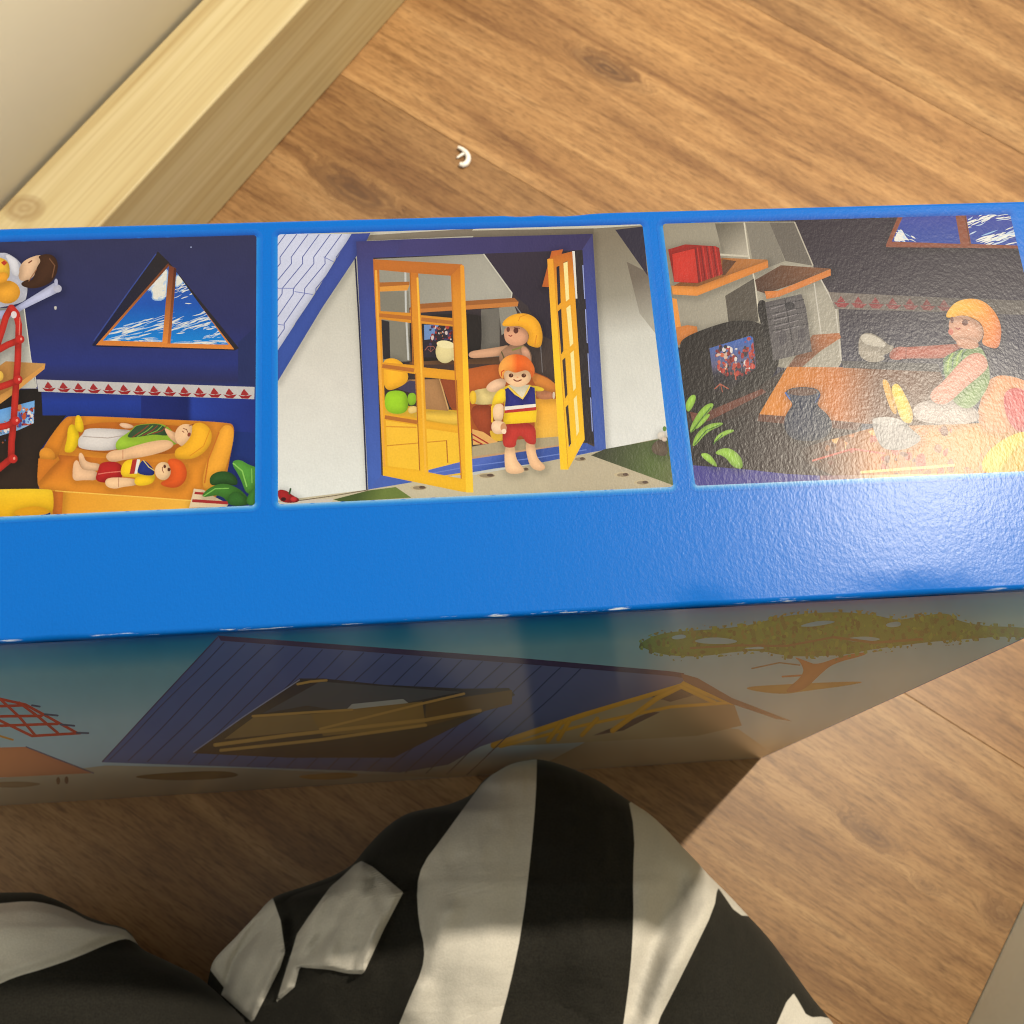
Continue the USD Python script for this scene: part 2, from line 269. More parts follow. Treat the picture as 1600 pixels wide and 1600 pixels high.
# ---------------------------------------------------------------- the printed artwork: flat shapes in pixels of the photograph, laid on the carton's faces
class View:                                             # coordinates of an enlarged crop of the photograph
    def __init__(s, x, y, k): s.o, s.k = np.array([x, y], float), k
    def __call__(s, *pts): return [tuple(s.o + np.array(p, float) / s.k) for p in pts]
A, B, Cv, D, E_, F_, G, K_ = View(0, 340, 3.3333), View(420, 340, 3.478), View(640, 340, 3.479), View(1020, 310, 2.7586), View(0, 900, 2.0), View(750, 900, 1.8824), View(740, 540, 7.2727), View(1300, 440, 4.85)
def curve(pts, n=3):                                    # rounds a closed outline (Chaikin)
    p = np.array(pts, float)
    for _ in range(n):
        q = np.roll(p, -1, 0); p = np.stack([0.75 * p + 0.25 * q, 0.25 * p + 0.75 * q], 1).reshape(-1, 2)
    return p
def flat(c): return np.array(c, float)
def vgrad(*stops):                                      # ((u, v), colour) pairs, two or more on a line
    p = np.array([s[0] for s in stops], float); c = np.array([s[1] for s in stops], float)
    d = p[-1] - p[0]; t0 = (p - p[0]) @ d / (d @ d)
    return lambda q: np.stack([np.interp((q - p[0]) @ d / (d @ d), t0, c[:, i]) for i in range(3)], 1)
class Art:
    def __init__(s): s.items = []
    def add(s, group, geom, col, shade=0.0, rad=None):
        if not geom.is_valid: geom = geom.buffer(0)
        s.items.append((group, geom, col, shade, rad))
    def poly(s, g, pts, col, shade=0.0, rad=None): s.add(g, Polygon(pts), col, shade, rad)
    def blob(s, g, pts, col, shade=0.22, rad=None): s.add(g, Polygon(curve(pts)), col, shade, rad)
    def line(s, g, pts, w, col, shade=0.0, cap='round'): s.add(g, LineString(pts).buffer(w / 2, cap_style=cap), col, shade, w * 0.5)
    def dot(s, g, c, rx, ry, col, rot=0, shade=0.0): s.add(g, affinity.rotate(affinity.scale(Point(*c).buffer(1.0, 24), rx, ry), rot), col, shade, min(rx, ry))
    def wisps(s, g, clip, p, q, spread, n, seed, cols=((226, 224, 212), (190, 205, 220), (150, 185, 215)), w=(0.5, 2.0), length=(0.15, 0.5)):
        r = random.Random(seed); p, q = np.array(p, float), np.array(q, float); d = q - p; nn = np.array([-d[1], d[0]]) / np.linalg.norm(d)
        for _ in range(n):
            t0 = r.uniform(-0.05, 0.9); L = r.uniform(*length); o = r.gauss(0, spread)
            a, bb = p + d * t0 + nn * o, p + d * (t0 + L) + nn * (o + r.gauss(0, spread * 0.25)); mid = (a + bb) / 2 + nn * r.gauss(0, 0.8); ww = r.uniform(*w)
            u = (bb - a) / (np.linalg.norm(bb - a) + 1e-6); m_ = np.array([-u[1], u[0]]) * ww / 2
            pg = Polygon(curve([a, (a + mid) / 2 + m_ * .8, mid + m_, (bb + mid) / 2 + m_ * .7, bb, (bb + mid) / 2 - m_ * .6, mid - m_, (a + mid) / 2 - m_ * .9], 1)).buffer(0).intersection(clip)
            if not pg.is_empty: s.add(g, pg, cols[min(len(cols) - 1, int(abs(r.gauss(0, 1.0))))])
    def scraps(s, g, clip, n, cols, size, seed, box_=None):
        r = random.Random(seed); x0, y0, x1, y1 = box_ or clip.bounds
        for _ in range(n):
            c = np.array([r.uniform(x0, x1), r.uniform(y0, y1)]); m_ = r.randint(4, 6); k = r.uniform(*size); ph = r.uniform(0, 6.3); st = r.uniform(0.6, 1.8)
            pts = [c + k * r.uniform(.5, 1.1) * np.array([math.cos(ph + 6.283 * i / m_), st * math.sin(ph + 6.283 * i / m_)]) for i in range(m_)]
            pg = Polygon(curve(pts, 1)).buffer(0).intersection(clip)
            if not pg.is_empty: s.add(g, pg, r.choice(cols))
    def build(s, clip_geom, mapper, parent, mats, labels={}, inner=None, maxlen=9.0, seed=0, grain=0.035, gain=1.0, contact=0.0):
        """cuts the shapes so that none overlaps another, and makes each group one flat mesh"""
        above, out, order, over = None, {}, [], []
        prev = None
        for group, geom, col, shade, rad in reversed(s.items):
            geom = geom.intersection(clip_geom if inner is None or group == 'printed_glow' else inner)
            vis = geom if above is None else geom.difference(above)
            above = geom if above is None else above.union(geom)
            vis = vis.buffer(0)
            shadowers = unary_union(over) if contact and over and group != 'printed_glow' else None
            if contact and shade >= 0.1 and group != 'picture': over.append(geom.simplify(0.4))
            parts = [g for g in getattr(vis, 'geoms', [vis]) if g.geom_type == 'Polygon' and g.area > 0.3]
            if not parts: continue
            if group not in out: out[group] = []; order.append(group)
            for g in parts:
                tri = shapely.constrained_delaunay_triangles(g)
                tv, tf = [], []
                for t in tri.geoms:
                    c = np.array(t.exterior.coords)[:3]; tf.append([len(tv), len(tv) + 1, len(tv) + 2]); tv += [tuple(x) for x in c]
                if not tf: continue
                tv, tf = np.array(tv), np.array(tf)
                fine = maxlen if (callable(col) or shade or g.area > 600) else 1e9
                if shade: fine = min(fine, max(2.2, math.sqrt(geom.area) / 9))
                if fine < 1e8:
                    v3, tf = trimesh.remesh.subdivide_to_size(np.c_[tv, np.zeros(len(tv))], tf, fine, max_iter=20); tv = v3[:, :2]
                tv, inv = np.unique(np.round(tv, 5), axis=0, return_inverse=True); tf = inv.reshape(-1)[tf]
                c = col(tv) if callable(col) else np.tile(flat(col), (len(tv), 1))
                c = lin(np.clip(c, 0, 255)) * KA * gain
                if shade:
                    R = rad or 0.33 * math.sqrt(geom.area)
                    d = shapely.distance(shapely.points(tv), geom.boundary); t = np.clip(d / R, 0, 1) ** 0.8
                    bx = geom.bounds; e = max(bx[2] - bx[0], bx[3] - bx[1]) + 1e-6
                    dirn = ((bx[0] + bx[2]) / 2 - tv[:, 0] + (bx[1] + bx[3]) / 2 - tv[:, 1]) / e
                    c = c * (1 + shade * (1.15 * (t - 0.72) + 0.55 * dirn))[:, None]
                if fine < 1e8:
                    nn = meshkit.fbm(np.c_[tv * 0.045, np.full(len(tv), seed * 3.1)], 3, seed) - 0.5
                    c = c * (1 + grain * 3 * nn)[:, None]
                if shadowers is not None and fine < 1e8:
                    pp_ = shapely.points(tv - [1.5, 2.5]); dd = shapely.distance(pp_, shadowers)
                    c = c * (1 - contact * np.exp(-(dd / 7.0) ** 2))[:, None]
                out[group].append((tv, tf, np.clip(c, 0.004, 0.85)))
        first = None
        for group in reversed(order):
            V, Fc, Cc, n = [], [], [], 0
            for tv, tf, c in out[group]: V.append(tv); Fc.append(tf + n); Cc.append(c); n += len(tv)
            P = mapper(np.vstack(V)); Fc = np.vstack(Fc)
            # wind towards the camera
            nrm = np.cross(P[Fc[:, 1]] - P[Fc[:, 0]], P[Fc[:, 2]] - P[Fc[:, 0]]); flip = (nrm * (CAM - P[Fc[:, 0]])).sum(1) < 0
            Fc[flip] = Fc[flip][:, ::-1]
            o = coloured(group, P, Fc, np.vstack(Cc), mats, parent if first is None else first)
            if first is None: first = o
            if group in labels: tag(o, labels[group])
        return first

PW, PG, PA, PB = 0.132008, 0.007481, 0.041648, 0.144026   # the pictures on the top face: width, gap, near and far edges
def top(uv): return on_plane(uv, 2, 0.00005)
def front(uv): return on_plane(uv, 1, -0.00005)
def top_rect(x0, x1, y0=PA, y1=PB, r=0.0012):
    w = sbox(x0, y0, x1, y1).buffer(-r).buffer(r, 6)
    w = w.segmentize(0.01)
    return Polygon(project(np.c_[np.array(w.exterior.coords), np.zeros(len(w.exterior.coords))]))
R1, R2, R3 = top_rect(-PG - PW, -PG), top_rect(0, PW), top_rect(PW + PG, 2 * PW + PG)
SKIN = (240, 190, 140); SKIN_D = (205, 150, 112)
# ---- the halo printed round each picture
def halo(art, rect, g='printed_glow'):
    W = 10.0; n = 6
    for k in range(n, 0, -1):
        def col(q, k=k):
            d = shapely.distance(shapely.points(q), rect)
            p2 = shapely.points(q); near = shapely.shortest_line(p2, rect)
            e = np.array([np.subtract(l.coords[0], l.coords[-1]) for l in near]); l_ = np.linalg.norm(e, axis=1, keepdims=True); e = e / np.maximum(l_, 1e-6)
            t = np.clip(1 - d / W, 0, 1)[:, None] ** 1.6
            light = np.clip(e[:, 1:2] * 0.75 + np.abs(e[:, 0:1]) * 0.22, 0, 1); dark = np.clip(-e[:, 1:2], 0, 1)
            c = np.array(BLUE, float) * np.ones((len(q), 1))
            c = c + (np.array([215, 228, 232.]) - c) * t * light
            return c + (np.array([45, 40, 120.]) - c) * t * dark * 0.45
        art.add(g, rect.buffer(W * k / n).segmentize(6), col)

# ================= picture 1: blue room with a sofa
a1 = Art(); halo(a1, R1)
a1.add('picture', R1, vgrad((A((0, 100))[0], (52, 52, 84)), (A((0, 560))[0], (47, 50, 96)), (A((0, 760))[0], (42, 52, 118)), (A((0, 850))[0], (44, 46, 88)), (A((0, 960))[0], (34, 58, 145)), (A((0, 1120))[0], (28, 48, 112))))
a1.poly('picture', A((735, 925), (1330, 945), (1330, 1120), (735, 1080)), vgrad((A((735, 1000))[0], (30, 42, 112)), (A((980, 1000))[0], (24, 34, 92)), (A((1000, 1000))[0], (38, 62, 150)), (A((1320, 1000))[0], (34, 48, 120))))
a1.poly('picture', A((1240, 650), (1340, 560), (1340, 880), (1240, 870)), (40, 48, 92))
a1.poly('printed_wall', A((-700, 470), (125, 470), (160, 740), (190, 890), (-700, 890)), vgrad((A((0, 470))[0], (150, 148, 140)), (A((150, 760))[0], (195, 190, 176))))
a1.line('printed_wall', A((126, 475), (160, 735), (185, 840), (190, 880)), 1.6, (212, 206, 190))
a1.poly('printed_shadow', A((-700, 900), (100, 895), (215, 890), (222, 1030), (345, 1030), (210, 1210), (195, 1375), (205, 1425), (-700, 1425)), vgrad((A((0, 900))[0], (34, 28, 26)), (A((0, 1420))[0], (56, 40, 30))))  # dark region around the television, reaching down to the floor
a1.poly('printed_border', A((190, 843), (1326, 882), (1324, 946), (200, 906)), (196, 190, 184))
for i in range(14):
    x, y = 255 + i * 78.6, 880 + i * 2.9
    a1.poly('printed_border', A((x - 24, y + 6), (x - 18, y - 8), (x - 6, y - 26), (x + 20, y + 4), (x + 2, y + 10)), (160, 46, 46))
    a1.poly('printed_border', A((x - 36, y + 6), (x - 10, y + 12), (x + 36, y + 6), (x + 16, y + 26), (x - 18, y + 24)), (152, 36, 38))
# window
a1.poly('printed_window', A((822, 176), (478, 666), (505, 672), (1222, 692), (1245, 680), (880, 232)), vgrad((A((840, 200))[0], (46, 40, 40)), (A((520, 640))[0], (30, 32, 62))))
a1.line('printed_window', A((812, 190), (660, 400), (490, 640)), 1.8, (58, 74, 140))
a1.poly('printed_window', A((875, 238), (500, 664), (1220, 686)), vgrad((A((875, 240))[0], (112, 60, 36)), (A((875, 560))[0], (190, 110, 48)), (A((875, 680))[0], (222, 134, 56))))
sky = vgrad((A((880, 250))[0], (58, 92, 165)), (A((880, 450))[0], (34, 84, 172)), (A((880, 640))[0], (16, 128, 205)))
a1.poly('printed_window', A((880, 252), (845, 648), (536, 640)), sky); a1.poly('printed_window', A((918, 282), (1190, 662), (888, 655)), sky)
PN = Polygon(A((880, 252), (845, 648), (536, 640))).union(Polygon(A((918, 282), (1190, 662), (888, 655))))
for pts in ([(872, 262), (866, 330), (862, 425), (795, 428), (800, 395), (785, 372), (800, 345), (830, 298)], [(920, 300), (940, 310), (955, 335), (930, 352), (916, 360)]): a1.add('printed_window', Polygon(curve(A(*pts), 2)).buffer(2).intersection(PN), (150, 180, 212)); a1.add('printed_window', Polygon(curve(A(*pts), 2)).intersection(PN), (226, 222, 206))
a1.wisps('printed_window', PN, A((770, 380))[0], A((880, 300))[0], 9, 16, 1, w=(1, 4)); a1.wisps('printed_window', PN, A((800, 420))[0], A((860, 400))[0], 3, 10, 2, w=(1, 3))
a1.wisps('printed_window', PN, A((560, 625))[0], A((860, 540))[0], 6, 46, 3); a1.wisps('printed_window', PN, A((690, 645))[0], A((860, 636))[0], 2.2, 20, 4); a1.wisps('printed_window', PN, A((540, 636))[0], A((720, 620))[0], 2.5, 16, 5)
a1.wisps('printed_window', PN, A((895, 400))[0], A((1010, 345))[0], 7, 26, 6); a1.wisps('printed_window', PN, A((880, 590))[0], A((1130, 510))[0], 6, 46, 7); a1.wisps('printed_window', PN, A((1050, 575))[0], A((1150, 545))[0], 4, 16, 8); a1.wisps('printed_window', PN, A((900, 656))[0], A((1190, 645))[0], 2.2, 26, 9); a1.wisps('printed_window', PN, A((1060, 630))[0], A((1180, 600))[0], 4, 16, 10)
a1.poly('printed_window', A((882, 248), (918, 265), (888, 656), (845, 656)), vgrad((A((880, 270))[0], (120, 64, 42)), (A((860, 650))[0], (225, 136, 58))))
a1.poly('printed_window', A((906, 262), (918, 266), (888, 656), (872, 656)), vgrad((A((880, 270))[0], (84, 44, 34)), (A((860, 650))[0], (180, 100, 44))))
# TV behind the ladder
a1.poly('printed_television', A((-200, 1030), (0, 1000), (180, 953), (176, 1070), (100, 1105), (-200, 1200)), vgrad((A((0, 1000))[0], (100, 160, 220)), (A((60, 1120))[0], (150, 190, 225))))
TVP = Polygon(A((-200, 1030), (0, 1000), (180, 953), (176, 1070), (100, 1105), (-200, 1200)))
a1.scraps('printed_television', TVP, 46, [(150, 40, 42), (170, 60, 46), (200, 120, 70), (226, 214, 204), (120, 36, 50), (60, 80, 150), (190, 84, 44)], (1.4, 4.6), 3, A((85, 990), (180, 1090))[0] + A((85, 990), (180, 1090))[1])
a1.scraps('printed_television', TVP, 26, [(150, 45, 45), (226, 216, 208), (90, 110, 170), (180, 96, 60)], (1.4, 4.2), 4, A((-60, 1040), (70, 1150))[0] + A((-60, 1040), (70, 1150))[1])
a1.scraps('printed_television', Polygon(A((-100, 1110), (60, 1110), (40, 1200), (-100, 1240))), 20, [(150, 80, 50), (40, 34, 34), (200, 130, 70), (60, 70, 120)], (1.4, 4), 8)
# shelf
a1.poly('printed_shelf', A((-700, 780), (0, 770), (30, 748), (236, 760), (228, 790), (70, 900), (0, 940), (-700, 1000)), vgrad((A((0, 900))[0], (186, 126, 62)), (A((220, 760))[0], (196, 146, 84))))
a1.poly('printed_shelf', A((236, 762), (232, 788), (72, 918), (0, 970), (-700, 1010), (-700, 960), (0, 925), (60, 890)), (216, 152, 76))
a1.dot('printed_shelf', A((-2, 825))[0], 6, 8, (240, 190, 80), shade=0.2)
# sofa
a1.blob('printed_sofa', A((375, 1030), (800, 1048), (1190, 1066), (1220, 1085), (1218, 1150), (1190, 1290), (1165, 1430), (1000, 1545), (262, 1548), (270, 1420), (198, 1412), (194, 1350), (204, 1225), (330, 1045)), (226, 140, 42), 0.12, 14)
a1.blob('printed_sofa', A((395, 1052), (960, 1085), (1090, 1100), (1050, 1240), (320, 1225)), (204, 112, 34), 0.15, 12)
a1.poly('printed_sofa', A((300, 1236), (1060, 1290), (1050, 1430), (1000, 1472), (205, 1412), (196, 1370), (310, 1262)), vgrad((A((300, 1240))[0], (206, 112, 36)), (A((330, 1400))[0], (232, 144, 42))), 0.08, 12)
a1.blob('printed_sofa', A((340, 1040), (388, 1034), (372, 1090), (318, 1190), (300, 1262), (220, 1262), (203, 1225)), (222, 134, 38), 0.2, 9)
a1.dot('printed_sofa', A((246, 1238))[0], 13, 11, (232, 150, 48), 40, 0.22)
a1.poly('printed_sofa', A((200, 1255), (300, 1262), (200, 1380), (194, 1350)), (214, 124, 38), .1)
a1.poly('printed_sofa', A((262, 1418), (1003, 1472), (985, 1515), (262, 1548)), vgrad((A((275, 1480))[0], (238, 160, 44)), (A((985, 1490))[0], (244, 182, 66))))
a1.line('printed_sofa', A((290, 1424), (640, 1448), (1002, 1474)), 1.6, (250, 198, 84))
a1.poly('printed_sofa', A((272, 1424), (330, 1428), (322, 1545), (275, 1545)), (212, 116, 38), 0.15, 6)
a1.blob('printed_sofa', A((1150, 1085), (1200, 1078), (1220, 1110), (1210, 1200), (1140, 1410), (1075, 1425), (1050, 1390), (1075, 1270)), (242, 166, 52), 0.25, 10)
a1.line('printed_sofa', A((1140, 1120), (1085, 1260), (1066, 1380)), 2.0, (200, 110, 36))
a1.blob('printed_sofa', A((-700, 1425), (0, 1414), (255, 1412), (278, 1425), (280, 1530), (250, 1540), (0, 1560), (-700, 1640)), vgrad((A((100, 1415))[0], (250, 204, 44)), (A((100, 1540))[0], (240, 180, 24))), 0.12, 8)
a1.blob('printed_sofa', A((60, 1530), (160, 1500), (240, 1510), (270, 1545), (100, 1560)), (228, 160, 24), 0.1)
# plant in a striped pot
a1.poly('printed_plant', A((985, 1512), (1010, 1412), (1060, 1418), (1110, 1450), (1190, 1492), (1180, 1506)), (232, 205, 165), .1)
a1.poly('printed_plant', A((1002, 1466), (1185, 1478), (1188, 1494), (1000, 1482)), (165, 44, 42)); a1.poly('printed_plant', A((1015, 1428), (1075, 1432), (1060, 1444), (1012, 1440)), (165, 44, 42))
for pts, c in (([(1095, 1400), (1090, 1350), (1130, 1322), (1190, 1320), (1235, 1352), (1240, 1400), (1160, 1385)], (44, 84, 36)), ([(1042, 1462), (1075, 1415), (1150, 1380), (1230, 1400), (1290, 1450), (1300, 1500), (1200, 1500), (1150, 1440)], (66, 124, 44)),
               ([(1180, 1500), (1190, 1440), (1240, 1420), (1300, 1470), (1290, 1502)], (50, 100, 38)), ([(1200, 1275), (1245, 1256), (1300, 1290), (1340, 1300), (1340, 1420), (1285, 1450), (1250, 1350)], (84, 150, 56)), ([(1280, 1460), (1340, 1380), (1340, 1500), (1290, 1500)], (60, 120, 44))):
    a1.blob('printed_plant', A(*pts), c, 0.35)
a1.line('printed_plant', A((1062, 1450), (1120, 1412), (1190, 1410)), 1.6, (130, 190, 84)); a1.line('printed_plant', A((1215, 1280), (1262, 1320), (1285, 1400)), 2, (140, 200, 90)); a1.line('printed_plant', A((1310, 1310), (1312, 1380)), 2, (120, 180, 80))
# woman lying
W = 'printed_figure'
a1.blob(W, A((345, 1225), (333, 1212), (350, 1150), (352, 1100), (368, 1074), (392, 1082), (408, 1110), (416, 1165), (384, 1222)), (246, 204, 30), 0.28)
a1.blob(W, A((388, 1100), (392, 1040), (405, 1026), (424, 1038), (440, 1100), (425, 1125)), (240, 196, 30), 0.28)
a1.blob(W, A((432, 1128), (445, 1095), (600, 1100), (700, 1108), (700, 1160), (600, 1218), (412, 1208), (405, 1170), (412, 1145)), (218, 208, 198), 0.22, 10)
a1.line(W, A((432, 1140), (560, 1148), (680, 1130)), 1.3, (176, 160, 146))
a1.blob(W, A((615, 1078), (640, 1066), (690, 1080), (700, 1095), (650, 1100)), (236, 190, 150))
a1.blob(W, A((596, 1165), (690, 1105), (705, 1078), (830, 1070), (880, 1090), (925, 1150), (925, 1185), (800, 1195), (610, 1228)), (164, 200, 56), 0.2, 12)
a1.blob(W, A((650, 1150), (700, 1092), (720, 1080), (830, 1072), (872, 1100), (885, 1140), (800, 1128), (740, 1140)), (58, 84, 52), 0.15)
for k in range(5):
    a1.line(W, A((690 + 26 * k, 1145 - 5 * k), (740 + 26 * k, 1110), (772 + 24 * k, 1084)), 1.2, [(150, 60, 44), (136, 176, 70)][k % 2])
a1.blob(W, A((850, 1090), (890, 1110), (935, 1130), (935, 1190), (880, 1150)), (238, 188, 140))
a1.blob(W, A((548, 1240), (580, 1212), (640, 1210), (700, 1188), (800, 1162), (880, 1156), (912, 1182), (870, 1215), (760, 1245), (640, 1262), (600, 1274), (562, 1268)), (242, 192, 142), 0.2, 9)
a1.line(W, A((640, 1212), (640, 1258)), 0.9, (190, 120, 80))
a1.dot(W, A((968, 1135))[0], 17, 18, (246, 198, 148), 0, 0.15)
a1.blob(W, A((1000, 1075), (1050, 1064), (1090, 1092), (1106, 1130), (1095, 1190), (1030, 1252), (950, 1262), (908, 1250), (912, 1205), (960, 1185), (1000, 1130)), (246, 178, 40), 0.28, 11)
a1.line(W, A((1094, 1104), (1060, 1190), (990, 1240)), 1.2, (225, 140, 30))
a1.line(W, A((955, 1098), (972, 1104), (978, 1118)), 1.2, (120, 60, 40)); a1.dot(W, A((985, 1130))[0], 2.6, 3.4, (140, 66, 46), 20); a1.line(W, A((950, 1112), (958, 1118)), 1.4, (120, 50, 36)); a1.line(W, A((985, 1085), (1010, 1075)), 1.0, (120, 60, 40))
# child lying
C_ = 'printed_figure_child'
a1.blob(C_, A((408, 1235), (420, 1222), (434, 1235), (448, 1275), (525, 1280), (525, 1320), (440, 1318), (415, 1290)), (244, 196, 150))
a1.blob(C_, A((378, 1374), (378, 1310), (385, 1270), (405, 1260), (420, 1300), (440, 1316), (510, 1318), (510, 1370), (440, 1366)), (242, 194, 148))
a1.blob(C_, A((524, 1270), (640, 1272), (640, 1368), (560, 1384), (492, 1372), (510, 1316)), (182, 36, 34), 0.25, 9)
a1.line(C_, A((512, 1336), (560, 1328), (628, 1322)), 1.4, (230, 120, 100))
a1.blob(C_, A((640, 1264), (720, 1256), (790, 1300), (815, 1360), (780, 1390), (705, 1350), (622, 1352)), (250, 204, 36), 0.2, 9)
a1.poly(C_, A((690, 1260), (715, 1259), (700, 1334), (674, 1336)), (180, 52, 44)); a1.poly(C_, A((714, 1259), (730, 1260), (714, 1333), (700, 1334)), (238, 230, 216))
a1.blob(C_, A((736, 1264), (760, 1266), (806, 1316), (800, 1348), (716, 1336), (716, 1310)), (36, 50, 120), 0.2)
a1.line(C_, A((748, 1266), (776, 1300), (804, 1318)), 1.2, (240, 214, 120))
a1.blob(C_, A((545, 1376), (560, 1356), (620, 1352), (720, 1362), (720, 1394), (640, 1402), (600, 1414), (556, 1404)), (246, 200, 150), 0.2)
a1.line(C_, A((618, 1354), (618, 1402)), 0.9, (170, 110, 80))
a1.blob(C_, A((700, 1350), (760, 1346), (812, 1362), (780, 1394), (700, 1398)), (248, 200, 34), 0.22)
a1.dot(C_, A((850, 1320))[0], 13, 14, (248, 204, 152), 0, 0.15)
a1.blob(C_, A((866, 1262), (910, 1252), (955, 1272), (976, 1320), (968, 1372), (925, 1410), (860, 1404), (828, 1382), (876, 1362), (895, 1320)), (228, 92, 32), 0.3, 10)
a1.dot(C_, A((858, 1296))[0], 2.2, 2.8, (90, 44, 30)); a1.dot(C_, A((880, 1312))[0], 2.4, 2.8, (90, 44, 30)); a1.line(C_, A((846, 1300), (846, 1316), (852, 1328)), 1.1, (120, 50, 36))
# figure in the upper bed
U = 'printed_figure_bed'
a1.blob('printed_bed', A((-700, 160), (0, 185), (40, 182), (120, 240), (150, 372), (120, 470), (-700, 520)), (214, 212, 222), 0.15, 14)
a1.poly('printed_bed', A((-700, 560), (60, 478), (280, 340), (312, 352), (300, 390), (120, 478), (60, 520), (-700, 640)), vgrad((A((60, 480))[0], (180, 182, 214)), (A((300, 370))[0], (206, 206, 230))), 0.2, 5)
a1.dot('printed_bed', A((300, 370))[0], 6.5, 6, (215, 212, 228), 0, 0.25); a1.dot('printed_bed', A((292, 338))[0], 3, 6, (200, 200, 226), 0, .2)
a1.blob(U, A((95, 330), (98, 260), (130, 218), (210, 190), (230, 210), (190, 290), (150, 330)), (232, 190, 150), 0.15)
a1.blob(U, A((195, 200), (250, 186), (290, 205), (305, 250), (290, 310), (250, 352), (165, 374), (98, 350), (140, 320), (170, 330), (190, 260), (215, 225)), (72, 44, 28), 0.35, 12)
a1.line(U, A((258, 215), (285, 250), (272, 310)), 1.8, (116, 78, 54)); a1.line(U, A((150, 235), (165, 225)), 2, (120, 62, 40)); a1.line(U, A((190, 270), (150, 330)), 1.4, (150, 100, 70))
a1.blob(U, A((0, 205), (40, 225), (52, 260), (50, 320), (0, 330), (-80, 330), (-80, 205)), (246, 190, 60), 0.2)
a1.blob(U, A((20, 185), (80, 210), (100, 245), (100, 310), (60, 300), (50, 240)), (222, 218, 220), .2)
a1.poly(U, A((5, 235), (22, 222), (38, 235), (22, 250)), (190, 60, 40))
a1.dot(U, A((38, 388))[0], 20, 18, (242, 168, 52), 0, 0.28); a1.blob(U, A((0, 280), (45, 290), (40, 330), (0, 345), (-60, 340)), (240, 164, 48), .22)
# ladder
LR = (196, 48, 38)
for pts in ([(58, 470), (30, 520), (10, 590), (-40, 740)], [(60, 470), (85, 500), (98, 560), (96, 640), (92, 760), (84, 860), (72, 1050), (60, 1170), (58, 1255), (-10, 1310), (-120, 1370)], [(110, 635), (40, 662), (-10, 690), (-120, 720)], [(96, 848), (30, 872), (-10, 885), (-120, 930)], [(84, 1062), (30, 1085), (-10, 1092), (-120, 1140)]):
    a1.line('printed_ladder', A(*pts), 10.5, LR, 0.3)
for c in ((104, 634), (94, 844), (82, 1058), (68, 1256)): a1.dot('printed_ladder', A(c)[0], 7, 7, (200, 46, 38), 0, 0.25); a1.dot('printed_ladder', A((c[0] + 6, c[1] - 2))[0], 1.8, 2.2, (240, 150, 130))
a1.line('printed_ladder', A((104, 520), (100, 610)), 1.3, (232, 130, 112)); a1.dot('printed_ladder', A((72, 506))[0], 4.5, 5.5, (226, 214, 210))
a1.blob('picture', A((280, 462), (296, 460), (296, 478), (284, 482)), (196, 190, 180)); a1.dot('picture', A((995, 154))[0], 1.2, 1.2, (150, 160, 190))

# ================= picture 2: child in a doorway
b, c, g = B, Cv, G
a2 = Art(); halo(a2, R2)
a2.add('picture', R2, vgrad((b((200, 300))[0], (196, 190, 172)), (b((200, 900))[0], (220, 214, 200)), (b((200, 1500))[0], (230, 230, 220))))
# right wall, shaded at the top
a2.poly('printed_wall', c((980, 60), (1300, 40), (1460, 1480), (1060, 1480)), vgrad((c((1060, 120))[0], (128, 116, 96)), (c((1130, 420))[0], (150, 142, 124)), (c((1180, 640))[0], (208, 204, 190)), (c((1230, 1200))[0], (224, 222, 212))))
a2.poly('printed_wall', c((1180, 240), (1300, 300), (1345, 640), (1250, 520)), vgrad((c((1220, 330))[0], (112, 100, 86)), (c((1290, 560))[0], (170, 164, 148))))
a2.poly('printed_eaves', c((1118, 66), (1270, 48), (1294, 316)), (50, 44, 58))
# strip under the eaves
a2.poly('printed_wall', b((548, 95), (1113, 60)) + c((340, 70), (1000, 58), (1000, 92), (340, 110)) + b((1113, 100), (530, 126)), vgrad((b((600, 110))[0], (136, 124, 106)), (c((990, 75))[0], (112, 100, 84))))
# roof tiles on the left
a2.poly('printed_roof', b((40, 85), (455, 90), (350, 240), (345, 262), (240, 420), (235, 440), (130, 590), (125, 612), (40, 735)), (206, 208, 226), .04)
base = [(395, 92), (305, 215), (306, 250), (195, 385), (194, 415), (84, 575), (84, 605), (40, 668)]
for k in range(-1, 8):
    a2.line('printed_roof', [p for p in b(*[(x - 61 * k, y) for x, y in base])], 1.4, (92, 100, 154))
for p, q in (((50, 384), (140, 384)), ((140, 402), (240, 418)), ((300, 214), (352, 240)), ((50, 580), (84, 585))): a2.line('printed_roof', b(p, q), 1.2, (120, 128, 180))
a2.poly('printed_roof', b((450, 88), (552, 84), (530, 130), (290, 490), (40, 905), (40, 735), (240, 430)), vgrad((b((500, 100))[0], (64, 76, 146)), (b((60, 820))[0], (58, 84, 160))), 0.1, 8)
# door frame
DF = 'printed_door_frame'
outer = b((475, 130)) + c((-20, 118), (995, 88), (1068, 1262)) + b((540, 1480))
a2.poly(DF, outer, vgrad((b((500, 150))[0], (66, 62, 110)), (b((520, 500))[0], (62, 74, 140)), (b((540, 1400))[0], (70, 100, 178))), 0.1, 8)
a2.line(DF, b((470, 225), (490, 560), (512, 1000), (533, 1478)), 2.6, (44, 44, 66))
a2.poly(DF, c((-30, 118), (995, 88), (935, 180), (-80, 205)), vgrad((c((0, 160))[0], (70, 64, 112)), (c((960, 130))[0], (58, 50, 88))))
